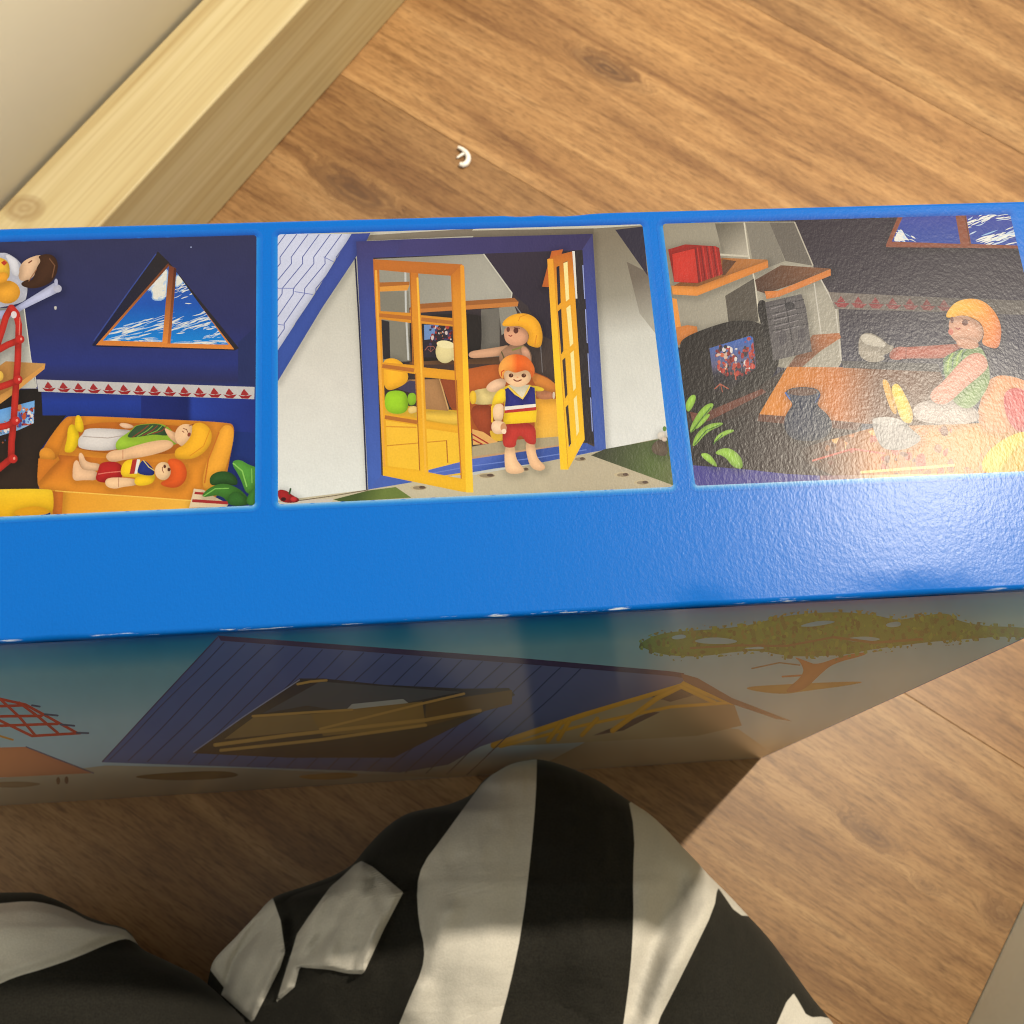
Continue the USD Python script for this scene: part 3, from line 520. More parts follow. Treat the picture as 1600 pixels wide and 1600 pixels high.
# inside
RM = 'printed_room'
inner = b((568, 218)) + c((940, 176), (1005, 1240), (1000, 1262), (100, 1400)) + b((612, 1405))
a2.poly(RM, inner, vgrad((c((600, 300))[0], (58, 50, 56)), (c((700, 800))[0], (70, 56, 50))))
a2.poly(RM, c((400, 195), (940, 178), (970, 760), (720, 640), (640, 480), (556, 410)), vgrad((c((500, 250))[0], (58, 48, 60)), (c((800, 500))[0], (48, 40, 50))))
a2.poly(RM, b((575, 225), (1000, 205)) + c((240, 205), (402, 198), (556, 408), (552, 442), (0, 490)) + b((590, 500)), vgrad((c((100, 220))[0], (150, 144, 128)), (c((400, 420))[0], (172, 166, 150))), 0.08, 10)
a2.line(RM, c((404, 200), (556, 410), (552, 440)), 2, (196, 190, 172))
a2.poly(RM, b((590, 400), (760, 400), (770, 780), (600, 790)), (132, 126, 110))
a2.poly(RM, b((610, 555), (655, 565), (660, 765), (622, 770)), (50, 46, 48)); a2.line(RM, b((742, 300), (745, 500), (758, 770)), 3, (196, 194, 186))
a2.poly(RM, c((388, 500), (490, 490), (490, 760), (388, 760)), (112, 106, 96)); a2.poly(RM, c((485, 490), (570, 480), (600, 560), (500, 640)), (142, 136, 122))
a2.line(RM, c((570, 470), (640, 570)), 1.6, (130, 124, 116)); a2.line(RM, c((712, 690), (722, 840)), 1.3, (112, 106, 104))
SH = 'printed_shelf'
a2.poly(SH, c((0, 490), (30, 470), (570, 436), (592, 458), (0, 500)), (158, 96, 48)); a2.poly(SH, c((0, 500), (592, 457), (588, 482), (0, 520)), (196, 122, 58))
a2.poly(SH, b((600, 352), (765, 348), (765, 368), (602, 378)), (172, 104, 46)); a2.poly(SH, b((602, 376), (765, 366), (752, 396), (604, 402)), (222, 150, 62))
TVS = 'printed_television'
a2.blob(TVS, c((0, 530), (380, 520), (392, 560), (390, 740), (300, 790), (0, 790)), (44, 38, 36), .1)
a2.poly(TVS, c((76, 582), (246, 588), (250, 760), (78, 760)), (50, 44, 50)); a2.poly(TVS, c((78, 582), (160, 584), (120, 660), (80, 665)), (110, 140, 186))
a2.scraps(TVS, Polygon(c((80, 584), (246, 588), (248, 700), (84, 700))), 60, [(150, 46, 44), (170, 60, 50), (210, 190, 180), (70, 60, 90), (190, 120, 80), (90, 30, 36), (60, 50, 60)], (1.0, 3.6), 5, c((105, 590), (246, 690))[0] + c((105, 590), (246, 690))[1])
a2.line(TVS, c((84, 720), (100, 700), (130, 700), (145, 722)), 1.2, (150, 90, 80)); 
for q in ((100, 715), (115, 702), (130, 715)): a2.line(TVS, c((115, 730), q), 0.8, (150, 90, 80))
TB = 'printed_table'
a2.poly(TB, c((0, 785), (330, 768), (520, 752), (480, 830), (0, 840)), (104, 72, 48), .1); a2.poly(TB, c((0, 800), (490, 795), (480, 840), (0, 850)), (72, 52, 44))
SF = 'printed_sofa'
a2.blob(SF, c((180, 850), (330, 820), (490, 790), (660, 830), (820, 900), (830, 1210), (330, 1215), (200, 1000)), (186, 94, 42), 0.15, 14)
a2.blob(SF, c((655, 850), (700, 850), (800, 900), (800, 960), (690, 930)), (214, 130, 54), 0.2)
a2.poly(SF, c((680, 985), (815, 985), (815, 1195), (680, 1205)), vgrad((c((700, 1000))[0], (244, 172, 54)), (c((760, 1180))[0], (240, 184, 70))), 0.1, 8)
a2.blob(SF, c((330, 1020), (440, 1010), (460, 1080), (480, 1220), (420, 1210), (340, 1110)), (160, 70, 38), 0.2)
a2.poly(SF, c((340, 1150), (400, 1165), (490, 1225), (345, 1235)), (226, 170, 96))
for k in range(2): a2.line(SF, c((345, 1180 + 26 * k), (430, 1230 + 20 * k)), 2.2, (168, 50, 40))
a2.blob(SF, c((430, 1150), (470, 1170), (520, 1160), (520, 1215), (450, 1215)), (248, 196, 60), .2)
# left, behind the open door
YS = 'printed_armchair'
a2.poly(YS, b((615, 1010), (1045, 1050), (1050, 1400), (620, 1420)), vgrad((b((700, 1060))[0], (244, 188, 56)), (b((900, 1400))[0], (246, 194, 50))), .06, 10)
a2.line(YS, b((640, 1240), (800, 1226), (965, 1212)), 1.5, (206, 138, 40)); a2.line(YS, b((966, 1212), (972, 1330)), 1.8, (180, 112, 40)); a2.line(YS, b((640, 1135), (800, 1140)), 2, (220, 152, 44))
a2.blob(YS, b((760, 1070), (880, 1050), (1000, 1048), (1045, 1075), (1045, 1130), (860, 1100)), (248, 200, 74), 0.25)
a2.poly(RM, b((720, 935), (760, 880), (930, 878), (978, 1030), (975, 1050), (850, 1040), (800, 960)), (176, 128, 82), .1); a2.line(RM, b((930, 880), (975, 1040)), 2, (206, 160, 100))
a2.poly(RM, b((700, 930), (765, 885), (800, 890), (800, 960), (760, 950)), (70, 62, 84)); a2.poly(RM, b((930, 880), (1030, 870), (1030, 1040), (985, 1030)), (150, 74, 40), .1)
FB = 'printed_figure_back'
a2.blob(FB, b((618, 790), (640, 765), (690, 764), (740, 800), (765, 880), (720, 920), (625, 950)), (250, 180, 44), 0.25)
a2.blob(FB, b((628, 950), (700, 936), (755, 955), (760, 1068), (632, 1065)), (156, 204, 40), 0.25); a2.blob(FB, b((752, 955), (800, 950), (802, 1015), (758, 1025)), (140, 186, 44), .2)
a2.blob(FB, b((755, 1030), (800, 1020), (815, 1055), (760, 1070)), (236, 200, 120))
# sill and floor edge
a2.poly(RM, c((340, 1245), (520, 1212), (812, 1190), (812, 1245), (340, 1315)), (178, 160, 124), .05); a2.poly(RM, c((340, 1300), (812, 1235), (812, 1250), (340, 1318)), (190, 150, 110))
a2.poly(DF, c((90, 1375), (340, 1312), (820, 1242), (960, 1225), (1012, 1250), (1020, 1270), (700, 1335), (330, 1380), (100, 1415)), vgrad((c((400, 1320))[0], (84, 108, 186)), (c((430, 1370))[0], (60, 86, 160))))
a2.line(DF, c((110, 1392), (340, 1350), (700, 1304), (960, 1262)), 1.4, (110, 132, 200))
a2.poly(DF, b((610, 1400), (770, 1430), (620, 1475), (545, 1478)), (74, 100, 176))
# ground outside
GR = 'printed_ground'
a2.poly(GR, b((40, 1540), (540, 1478), (780, 1438)) + c((10, 1430), (345, 1400), (700, 1335), (1005, 1275), (1060, 1262), (1400, 1190), (1450, 1480), (0, 1545)) + b((40, 1570)), vgrad((c((300, 1500))[0], (200, 188, 156)), (c((900, 1320))[0], (186, 172, 142))), .04, 10)
a2.poly(GR, c((985, 1292), (1062, 1258), (1405, 1195), (1440, 1458)), vgrad((c((1040, 1270))[0], (66, 68, 50)), (c((1300, 1380))[0], (88, 104, 54)), (c((1430, 1440))[0], (104, 112, 66))), .05)
a2.poly(GR, b((350, 1532), (545, 1482), (690, 1464), (775, 1522), (400, 1545)), vgrad((b((500, 1490))[0], (74, 90, 44)), (b((600, 1540))[0], (110, 126, 60))))
a2.poly(GR, b((50, 1545), (180, 1535), (350, 1525), (345, 1545), (60, 1570)), (204, 194, 178)); a2.line(GR, b((150, 1540), (350, 1512), (540, 1480)), 1.2, (92, 72, 56))
for x, y, r in ((922, 1312, 38), (1155, 1398, 42), (1262, 1440, 42), (415, 1402, 52), (48, 1468, 46), (620, 1368, 30)):
    a2.dot(GR, c((x, y))[0], r / 3.48, 14 / 3.48, (196, 178, 140)); a2.dot(GR, c((x + 6, y + 1))[0], r * .8 / 3.48, 10 / 3.48, (150, 132, 104)); a2.dot(GR, c((x + r * .45, y - 2))[0], r * .36 / 3.48, 8 / 3.48, (96, 76, 62))
a2.blob(GR, c((1310, 1250), (1340, 1210), (1395, 1200), (1410, 1300), (1330, 1290)), (98, 82, 66), .25); a2.dot(GR, c((1370, 1186))[0], 6.5, 6.5, (226, 214, 196), 0, .25); a2.dot(GR, c((1386, 1148))[0], 3, 4, (96, 130, 60)); a2.dot(GR, c((1385, 1205))[0], 4, 3.5, (210, 190, 170), 0, .2)
a2.blob(GR, b((40, 1480), (90, 1478), (130, 1510), (172, 1530), (150, 1552), (60, 1548)), (160, 34, 36), .3); a2.line(GR, b((118, 1475), (112, 1500)), 3, (50, 80, 44)); a2.dot(GR, b((80, 1530))[0], 4, 3, (60, 20, 24)); a2.dot(GR, b((135, 1530))[0], 5, 4, (196, 50, 50), 0, .3)
# woman at the back
a2.blob(W, c((320, 728), (400, 716), (505, 700), (540, 690), (540, 745), (400, 762), (322, 765)), (212, 160, 122), .25, 6)
a2.blob(W, c((330, 940), (430, 925), (530, 900), (540, 1000), (430, 1018), (335, 1015)), (228, 202, 130), .2); a2.blob(W, c((325, 945), (360, 938), (365, 1010), (330, 1018)), (236, 188, 50))
a2.blob(W, c((480, 740), (540, 690), (600, 680), (660, 720), (668, 800), (600, 830), (500, 820)), (170, 126, 96), .25, 10)
a2.line(W, c((500, 730), (520, 780)), 2, (96, 84, 50)); a2.line(W, c((560, 720), (620, 700)), 2.2, (130, 130, 60))
a2.blob(W, c((408, 930), (440, 890), (500, 870), (530, 890), (510, 930), (450, 955)), (238, 192, 152), .22); a2.blob(W, c((600, 690), (650, 715), (665, 800), (620, 780)), (216, 160, 126), .2)
a2.blob(W, c((515, 600), (560, 585), (630, 600), (652, 650), (630, 690), (570, 700), (524, 680), (512, 640)), (222, 160, 122), .2, 9)
a2.blob(W, c((500, 590), (510, 560), (560, 524), (640, 518), (700, 555), (724, 625), (720, 690), (700, 712), (632, 690), (652, 650), (640, 615), (600, 588), (540, 592)), (246, 172, 42), .28, 10)
a2.line(W, c((592, 560), (600, 540), (640, 525)), 1, (214, 136, 34)); a2.line(W, c((690, 640), (680, 700)), 1.4, (220, 140, 36))
a2.dot(W, c((578, 614))[0], 3.8, 4.6, (96, 50, 40)); a2.dot(W, c((536, 608))[0], 2.6, 4, (110, 60, 50)); a2.line(W, c((568, 598), (598, 602)), 1.2, (90, 46, 36)); a2.line(W, c((540, 640), (550, 646), (556, 640)), 1.6, (150, 66, 56))
a2.blob('printed_cup', c((138, 740), (150, 685), (190, 668), (246, 684), (250, 760), (205, 795), (160, 785)), (224, 206, 146), .2, 8); a2.dot('printed_cup', c((196, 690))[0], 14, 6, (238, 222, 166), 8); a2.line('printed_cup', c((240, 770), (262, 768)), 4, (220, 198, 140))
# the child
a2.blob(C_, g((350, 1120), (470, 1120), (478, 1290), (570, 1390), (575, 1440), (480, 1462), (380, 1450), (352, 1380)), (250, 202, 152), .25)
a2.blob(C_, g((585, 1080), (700, 1100), (712, 1270), (820, 1370), (805, 1410), (740, 1428), (650, 1390), (605, 1260)), (248, 196, 146), .25)
a2.blob(C_, g((330, 890), (700, 865), (714, 1100), (690, 1130), (600, 1110), (548, 1020), (505, 1030), (485, 1090), (478, 1150), (400, 1165), (330, 1140), (328, 990)), (196, 56, 46), .2, 9)
a2.blob(C_, g((895, 530), (925, 522), (925, 600), (900, 612)), (250, 222, 190), .1)
a2.blob(C_, g((700, 500), (880, 520), (900, 560), (895, 612), (720, 612)), (196, 126, 86), .25)
a2.blob(C_, g((640, 455), (720, 458), (810, 490), (790, 520), (690, 520)), (250, 208, 50), .2)
a2.poly(C_, g((345, 480), (400, 445), (640, 445), (700, 478), (718, 740), (708, 870), (335, 895), (350, 690)), (252, 206, 36), .12, 9)
a2.poly(C_, g((350, 768), (712, 735), (714, 695), (355, 725)), (186, 52, 46)); a2.poly(C_, g((354, 735), (708, 697), (706, 660), (352, 690)), (240, 228, 210))
a2.poly(C_, g((352, 500), (392, 478), (470, 560), (555, 606), (600, 540), (645, 462), (694, 480), (706, 662), (354, 694), (366, 600)), (48, 48, 124), .12, 8)
a2.poly(C_, g((395, 450), (635, 445), (556, 600)), (240, 226, 190), .1); a2.line(C_, g((392, 466), (470, 545), (556, 604), (600, 540), (640, 460)), 1.9, (244, 204, 84))
a2.blob(C_, g((195, 820), (205, 660), (235, 560), (300, 490), (362, 486), (362, 600), (335, 660), (280, 660)), (252, 210, 46), .22, 8); a2.poly(C_, g((198, 690), (225, 680), (222, 880), (200, 870)), (240, 190, 40))
a2.blob(C_, g((218, 668), (340, 655), (342, 760), (325, 870), (222, 860)), (248, 206, 160), .22); a2.line(C_, g((215, 668), (342, 654)), .8, (214, 150, 60))
a2.blob(C_, g((205, 880), (240, 850), (330, 860), (375, 900), (372, 980), (330, 1005), (240, 1008), (200, 950)), (250, 208, 166), .28, 9); a2.dot(C_, g((338, 925))[0], 4.5, 6.2, (206, 146, 100), 10); a2.dot(C_, g((345, 975))[0], 3.6, 4, (252, 220, 184))
a2.blob(C_, g((338, 320), (375, 275), (640, 275), (660, 340), (640, 410), (580, 455), (500, 476), (420, 450), (355, 400)), (252, 204, 154), .16, 14)
a2.blob(C_, g((340, 385), (300, 350), (282, 290), (290, 205), (375, 112), (500, 92), (620, 130), (695, 240), (692, 330), (655, 375), (645, 310), (600, 275), (540, 292), (470, 312), (420, 290), (370, 278), (338, 330)), vgrad((g((330, 250))[0], (248, 168, 76)), (g((430, 250))[0], (244, 146, 60)), (g((500, 260))[0], (232, 100, 34)), (g((690, 250))[0], (240, 120, 50))), .25, 12)
a2.line(C_, g((345, 280), (316, 300), (318, 345)), 1.6, (206, 84, 34)); a2.line(C_, g((640, 280), (668, 300), (664, 350)), 1.4, (206, 90, 40))
for x in (425, 570): a2.dot(C_, g((x, 340))[0], 3.6, 3.2, (88, 48, 30)); a2.dot(C_, g((x + 6, 334))[0], 0.8, 0.8, (180, 130, 100))
a2.line(C_, g((458, 386), (480, 402), (505, 404), (540, 390)), 2.0, (126, 50, 34)); a2.dot(C_, g((500, 360))[0], 1.6, 1.2, (232, 164, 116))
# left lattice door
DL = 'printed_door'
def lattice(art, group, outline, holes, col, shade=.08):
    p = Polygon(outline)
    for h in holes: p = p.difference(Polygon(h))
    art.add(group, p, col, shade, 5)
ycol = vgrad((b((800, 240))[0], (186, 104, 40)), (b((820, 420))[0], (214, 136, 44)), (b((840, 900))[0], (232, 160, 40)), (b((860, 1450))[0], (246, 188, 40)))
hl = [[(600, 284), (765, 300), (774, 518), (607, 508)], [(812, 304), (988, 316), (1000, 546), (826, 530)], [(612, 552), (780, 574), (790, 802), (620, 786)], [(830, 576), (1004, 592), (1016, 832), (842, 814)],
      [(624, 824), (794, 850), (806, 1090), (632, 1064)], [(846, 868), (1022, 884), (1032, 1132), (856, 1106)], [(636, 1102), (808, 1130), (818, 1372), (646, 1350)], [(856, 1146), (1034, 1172), (1046, 1418), (868, 1384)]]
lattice(a2, DL, b((566, 226), (1050, 254), (1062, 270), (1112, 1494), (1050, 1490), (622, 1402)), [b(*h) for h in hl], ycol)
a2.poly(DL, b((1040, 254), (1061, 262), (1112, 1494), (1072, 1494)), vgrad((b((1050, 260))[0], (230, 150, 50)), (b((1080, 800))[0], (252, 196, 48)), (b((1090, 1480))[0], (252, 206, 56))))
for q in (((768, 300), (784, 800)), ((798, 850), (820, 1372))): a2.line(DL, b(*q), 1.6, (172, 100, 38))
for q in (((600, 530), (775, 546)), ((828, 552), (1000, 572)), ((616, 806), (790, 830)), ((630, 1084), (806, 1112))): a2.line(DL, b(*q), 6, (184, 110, 46), 0, 'flat')
a2.line(DL, b((992, 318), (1012, 830), (1046, 1416)), 2, (196, 120, 40)); a2.poly(DL, b((566, 226), (1048, 254), (990, 316), (598, 284)), (194, 112, 46), .08)
a2.line(DL, b((808, 330), (852, 1380)), 3, (246, 184, 62)); a2.line(DL, b((582, 290), (628, 1350)), 3.4, (238, 170, 66))
# right lattice door
DR = 'printed_door_right'
a2.poly(DR, c((772, 182), (835, 172), (760, 378), (720, 376)), (194, 100, 42), .12)
a2.poly(RM, c((884, 182), (938, 176), (1005, 1232), (950, 1218)), (48, 42, 44)); a2.poly(RM, c((884, 182), (898, 182), (912, 440), (902, 440)), (226, 220, 206))
for k in range(4): a2.line(DF, c((942 + 14 * k, 260 + 240 * k), (952 + 14 * k, 440 + 240 * k)), 1.5, (150, 160, 210))
sl = [[(798, 268), (814, 262), (822, 462), (806, 478)], [(806, 510), (824, 494), (836, 724), (824, 744)], [(830, 776), (846, 760), (858, 962), (846, 984)], [(848, 1032), (862, 1016), (878, 1228), (866, 1248)],
      [(836, 246), (858, 236), (868, 442), (850, 456)], [(852, 492), (874, 474), (890, 684), (872, 702)], [(874, 738), (892, 722), (904, 926), (890, 944)], [(892, 986), (908, 966), (922, 1160), (908, 1188)]]
a2.poly(DR, c((830, 250), (880, 230), (930, 1180), (890, 1210)), (246, 226, 150)); 
lattice(a2, DR, c((748, 226), (800, 204), (884, 184), (952, 1206), (862, 1370), (820, 1370)), [c(*h) for h in sl], vgrad((c((830, 200))[0], (190, 104, 40)), (c((830, 400))[0], (230, 156, 40)), (c((880, 1200))[0], (250, 196, 40))), .05)
a2.poly(DR, c((748, 226), (780, 224), (862, 1370), (820, 1370)), vgrad((c((765, 240))[0], (236, 160, 50)), (c((800, 800))[0], (252, 204, 44)), (c((840, 1350))[0], (250, 200, 40))))
a2.line(DR, c((780, 226), (862, 1366)), 0.8, (206, 140, 34))

# ================= picture 3: woman in the living room
d, k_ = D, K_
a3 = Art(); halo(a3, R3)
a3.add('picture', R3, vgrad((d((900, 100))[0], (54, 44, 52)), (d((1000, 460))[0], (50, 42, 54)), (d((1000, 700))[0], (46, 44, 66))))
a3.poly('printed_wall', d((30, 100), (612, 100), (690, 290), (800, 470), (815, 700), (800, 730), (560, 730), (100, 640)), vgrad((d((60, 120))[0], (148, 138, 118)), (d((400, 500))[0], (160, 152, 134))), .05, 10)
a3.poly('printed_wall', d((268, 108), (396, 106), (412, 248), (300, 240)), vgrad((d((300, 110))[0], (104, 96, 82)), (d((400, 240))[0], (178, 168, 148)))); a3.line('printed_wall', d((394, 106), (414, 250), (436, 340), (462, 528)), 2.2, (204, 194, 172))
a3.line('printed_wall', d((292, 242), (412, 250)), 3, (196, 186, 164))
a3.poly('printed_wall', d((400, 106), (505, 104), (570, 270), (440, 320)), (128, 120, 106)); a3.poly('printed_wall', d((503, 104), (612, 104), (690, 290), (572, 270)), (104, 96, 86)); a3.line('printed_wall', d((612, 104), (690, 288)), 2, (178, 168, 150))
a3.poly('printed_wall', d((312, 420), (436, 345), (456, 530), (328, 548)), (86, 78, 68)); a3.line('printed_wall', d((696, 368), (722, 560), (730, 640)), 1.8, (194, 186, 170)); a3.line('printed_wall', d((726, 352), (788, 470), (812, 700)), 2, (190, 182, 166))
a3.poly('printed_border', d((758, 404), (1300, 430), (1600, 440), (1600, 502), (785, 476)), vgrad((d((780, 440))[0], (120, 108, 98)), (d((1250, 460))[0], (84, 76, 72))), .05)
for i in range(9):
    x, y = 815 + 74 * i, 446 + 2.6 * i; cc = tuple(np.array((140, 52, 54)) * (1 - i / 14) + np.array((84, 66, 62)) * i / 14)
    a3.poly('printed_border', d((x - 22, y), (x - 4, y - 26), (x + 16, y + 2)), cc); a3.poly('printed_border', d((x - 34, y + 2), (x + 34, y + 6), (x + 14, y + 24), (x - 18, y + 22)), cc)
WN = 'printed_window'
a3.poly(WN, d((1060, 70), (1620, 50), (1600, 216), (1005, 210), (1005, 200)), (134, 72, 50), .1, 5)
s3 = vgrad((d((1200, 80))[0], (56, 68, 150)), (d((1200, 200))[0], (42, 70, 150)))
a3.poly(WN, d((1082, 70), (1304, 70), (1326, 196), (1030, 186)), s3); a3.poly(WN, d((1350, 70), (1600, 60), (1600, 204), (1372, 196)), s3)
P3 = Polygon(d((1082, 70), (1304, 70), (1326, 196), (1030, 186))).union(Polygon(d((1350, 70), (1600, 60), (1600, 204), (1372, 196))))
a3.blob(WN, d((1052, 150), (1070, 128), (1088, 160), (1100, 178), (1060, 186), (1036, 184)), (224, 220, 208), 0)
a3.wisps(WN, P3, d((1040, 140))[0], d((1110, 180))[0], 5, 18, 21, w=(1, 3)); a3.wisps(WN, P3, d((1395, 198))[0], d((1580, 140))[0], 5, 46, 22, w=(1, 3)); a3.wisps(WN, P3, d((1345, 120))[0], d((1450, 80))[0], 6, 30, 23, w=(1, 3)); a3.wisps(WN, P3, d((1440, 90))[0], d((1580, 70))[0], 4, 20, 24)
a3.line(WN, d((1345, 72), (1368, 200)), 1.6, (96, 50, 40))
SH3 = 'printed_shelf'
a3.poly(SH3, d((88, 378), (300, 256), (494, 264), (498, 280), (196, 396), (88, 390)), vgrad((d((180, 370))[0], (150, 92, 46)), (d((480, 270))[0], (184, 118, 60))), .05); a3.poly(SH3, d((300, 262), (360, 270), (312, 330), (298, 332)), (96, 62, 42))
a3.poly(SH3, d((80, 376), (192, 380), (496, 268), (498, 298), (190, 420), (86, 414)), vgrad((d((100, 400))[0], (226, 142, 62)), (d((480, 290))[0], (206, 124, 54))), .1, 4)
a3.poly(SH3, d((440, 352), (552, 288), (764, 302), (770, 316), (484, 410), (450, 398)), vgrad((d((460, 380))[0], (84, 56, 42)), (d((740, 310))[0], (126, 80, 50)))); a3.poly(SH3, d((482, 400), (540, 398), (766, 304), (768, 332), (545, 424), (490, 434)), (206, 122, 58), .1, 4)
a3.poly(SH3, d((84, 430), (103, 434), (122, 560), (98, 566)), (226, 146, 66)); a3.poly(SH3, d((100, 556), (150, 546), (190, 552), (196, 592), (108, 634)), (202, 122, 58), .12)
a3.poly(SH3, d((480, 870), (600, 700), (690, 588), (804, 580), (812, 600), (720, 660), (560, 800)), vgrad((d((620, 700))[0], (120, 74, 50)), (d((790, 590))[0], (176, 104, 56))), .08)
BK = 'printed_books'
a3.poly(BK, d((66, 220), (140, 198), (270, 206), (286, 214), (302, 326), (192, 366), (92, 360)), (160, 40, 34), .12); a3.poly(BK, d((84, 240), (180, 216), (196, 364), (92, 360)), (200, 54, 42), .1)
for q in (((182, 214), (200, 360)), ((206, 210), (226, 350)), ((232, 208), (252, 342)), ((258, 208), (278, 334))): a3.line(BK, d(*q), 1.8, (122, 30, 30)); a3.line(BK, d((q[0][0] + 10, q[0][1]), (q[1][0] + 10, q[1][1] - 4)), 1.8, (190, 52, 44))
TV3 = 'printed_television'
a3.blob(TV3, d((112, 640), (130, 600), (250, 552), (350, 524), (465, 530), (520, 600), (560, 720), (420, 880), (240, 960), (140, 920)), (42, 36, 34), .1, 12)
a3.blob(TV3, d((440, 440), (500, 436), (530, 690), (480, 600)), (40, 34, 34), 0)
a3.poly(TV3, d((244, 646), (420, 592), (432, 600), (446, 730), (330, 830), (268, 836)), vgrad((d((300, 620))[0], (62, 96, 166)), (d((300, 720))[0], (96, 92, 120)), (d((320, 760))[0], (40, 36, 44)), (d((320, 830))[0], (46, 38, 40))))
a3.scraps(TV3, Polygon(d((262, 640), (420, 596), (444, 726), (360, 800), (280, 740))), 110, [(150, 52, 46), (176, 62, 52), (206, 176, 156), (110, 46, 44), (60, 50, 58), (196, 96, 66), (214, 204, 196), (130, 50, 50), (52, 44, 50)], (1.6, 5.6), 6, d((275, 640), (446, 760))[0] + d((275, 640), (446, 760))[1])
a3.scraps(TV3, Polygon(d((395, 600), (430, 596), (446, 730), (400, 750), (375, 700))), 22, [(170, 56, 48), (186, 70, 58), (150, 46, 44)], (2, 5.5), 7)
a3.line(TV3, d((348, 712), (358, 780)), 2, (180, 80, 56)); a3.line(TV3, d((268, 820), (290, 800), (325, 820)), 1.8, (170, 90, 66)); a3.line(TV3, d((292, 802), (300, 834)), 1.2, (170, 90, 66))
SP = 'printed_stereo'
a3.poly(SP, d((484, 448), (640, 412), (660, 470), (686, 660), (520, 700)), (88, 82, 82), .1, 6)
for q in (((490, 470), (650, 436)), ((496, 500), (655, 468)), ((500, 522), (660, 490)), ((505, 548), (666, 516)), ((510, 572), (670, 540))): a3.line(SP, d(*q), 1.4, (52, 48, 52)); a3.line(SP, d((q[0][0] + 20, q[0][1] + 6), (q[1][0] - 40, q[1][1] + 10)), 1.4, (128, 120, 120))
a3.line(SP, d((568, 430), (612, 676)), 1.6, (50, 46, 50)); a3.dot(SP, d((590, 462))[0], 8, 6, (52, 48, 52)); a3.dot(SP, d((560, 600))[0], 6, 12, (74, 68, 72)); a3.dot(SP, d((640, 590))[0], 6, 12, (74, 68, 72))
CB = 'printed_cabinet'
a3.poly(CB, d((120, 900), (200, 930), (430, 830), (560, 740), (600, 720), (470, 930), (400, 1000), (170, 1165), (130, 1000)), (54, 42, 38), .08); a3.poly(CB, d((160, 920), (210, 930), (470, 820), (490, 835), (240, 960), (170, 960)), (108, 60, 46))
FL = 'printed_floor'
a3.poly(FL, d((160, 1000), (440, 920), (900, 940), (900, 1210), (160, 1210)), vgrad((d((300, 1000))[0], (44, 36, 34)), (d((700, 1180))[0], (64, 44, 40))))
TB3 = 'printed_table'
a3.poly(TB3, d((458, 932), (500, 860), (580, 726), (830, 728), (1240, 748), (1300, 900), (1200, 985), (900, 970), (640, 945)), vgrad((d((520, 850))[0], (206, 124, 36)), (d((800, 850))[0], (186, 104, 34)), (d((960, 850))[0], (112, 68, 42)), (d((1200, 850))[0], (96, 62, 44))), .06, 12)
a3.poly(TB3, d((458, 930), (640, 944), (900, 968), (880, 1000), (450, 960)), (98, 54, 36))
a3.poly('printed_wall', d((810, 700), (1230, 712), (1240, 748), (820, 730)), (70, 66, 66))
VS = 'printed_vase'
a3.blob(VS, d((566, 840), (590, 818), (650, 812), (705, 818), (726, 840), (716, 870), (706, 892), (760, 935), (778, 985), (745, 1035), (665, 1050), (590, 1035), (562, 980), (575, 925), (606, 890), (590, 868)), (40, 46, 66), .3, 16); a3.dot(VS, d((646, 834))[0], 23, 6, (92, 60, 48)); a3.line(VS, d((572, 838), (590, 864)), 2.4, (70, 104, 170)); a3.line(VS, d((720, 846), (700, 880)), 1.6, (60, 80, 130))
SF3 = 'printed_sofa'
a3.poly(SF3, d((600, 1092), (760, 1040), (960, 985), (1660, 960), (1660, 1240), (820, 1215), (680, 1150)), vgrad((d((620, 1090))[0], (56, 42, 38)), (d((760, 1090))[0], (104, 66, 44)), (d((960, 1100))[0], (180, 112, 50)), (d((1400, 1100))[0], (206, 142, 66))), .06, 14)
a3.blob(SF3, d((1430, 800), (1480, 760), (1560, 768), (1640, 800), (1660, 1010), (1380, 1010)), (212, 138, 84), .15, 16)
a3.blob(SF3, d((1500, 850), (1560, 806), (1640, 850), (1660, 1010), (1545, 1005)), (192, 62, 64), .15); a3.blob(SF3, d((1408, 1190), (1425, 1110), (1500, 1040), (1600, 1000), (1660, 1010), (1660, 1200)), (214, 184, 44), .15); a3.blob(SF3, d((1530, 1130), (1580, 1060), (1660, 1040), (1660, 1200), (1500, 1190)), (206, 160, 30), .1)
a3.scraps(SF3, Polygon(d((640, 1070), (1000, 985), (1420, 975), (1420, 1190), (820, 1210))), 60, [(150, 96, 60), (196, 120, 70), (170, 80, 60), (210, 160, 90), (120, 70, 50)], (3, 12), 12); a3.line(SF3, d((690, 1130), (860, 1080), (1000, 1100)), 3, (190, 90, 70)); a3.line(SF3, d((900, 1180), (1300, 1150)), 4, (236, 190, 110))
a3.poly(FL, d((168, 1150), (400, 1168), (580, 1188), (720, 1195), (720, 1260), (170, 1270)), (68, 62, 136), .04)
a3.poly(FL, d((720, 1195), (1660, 1180), (1660, 1260), (720, 1260)), vgrad((d((760, 1200))[0], (130, 90, 100)), (d((1000, 1200))[0], (214, 180, 120))))
PL3 = 'printed_plant'
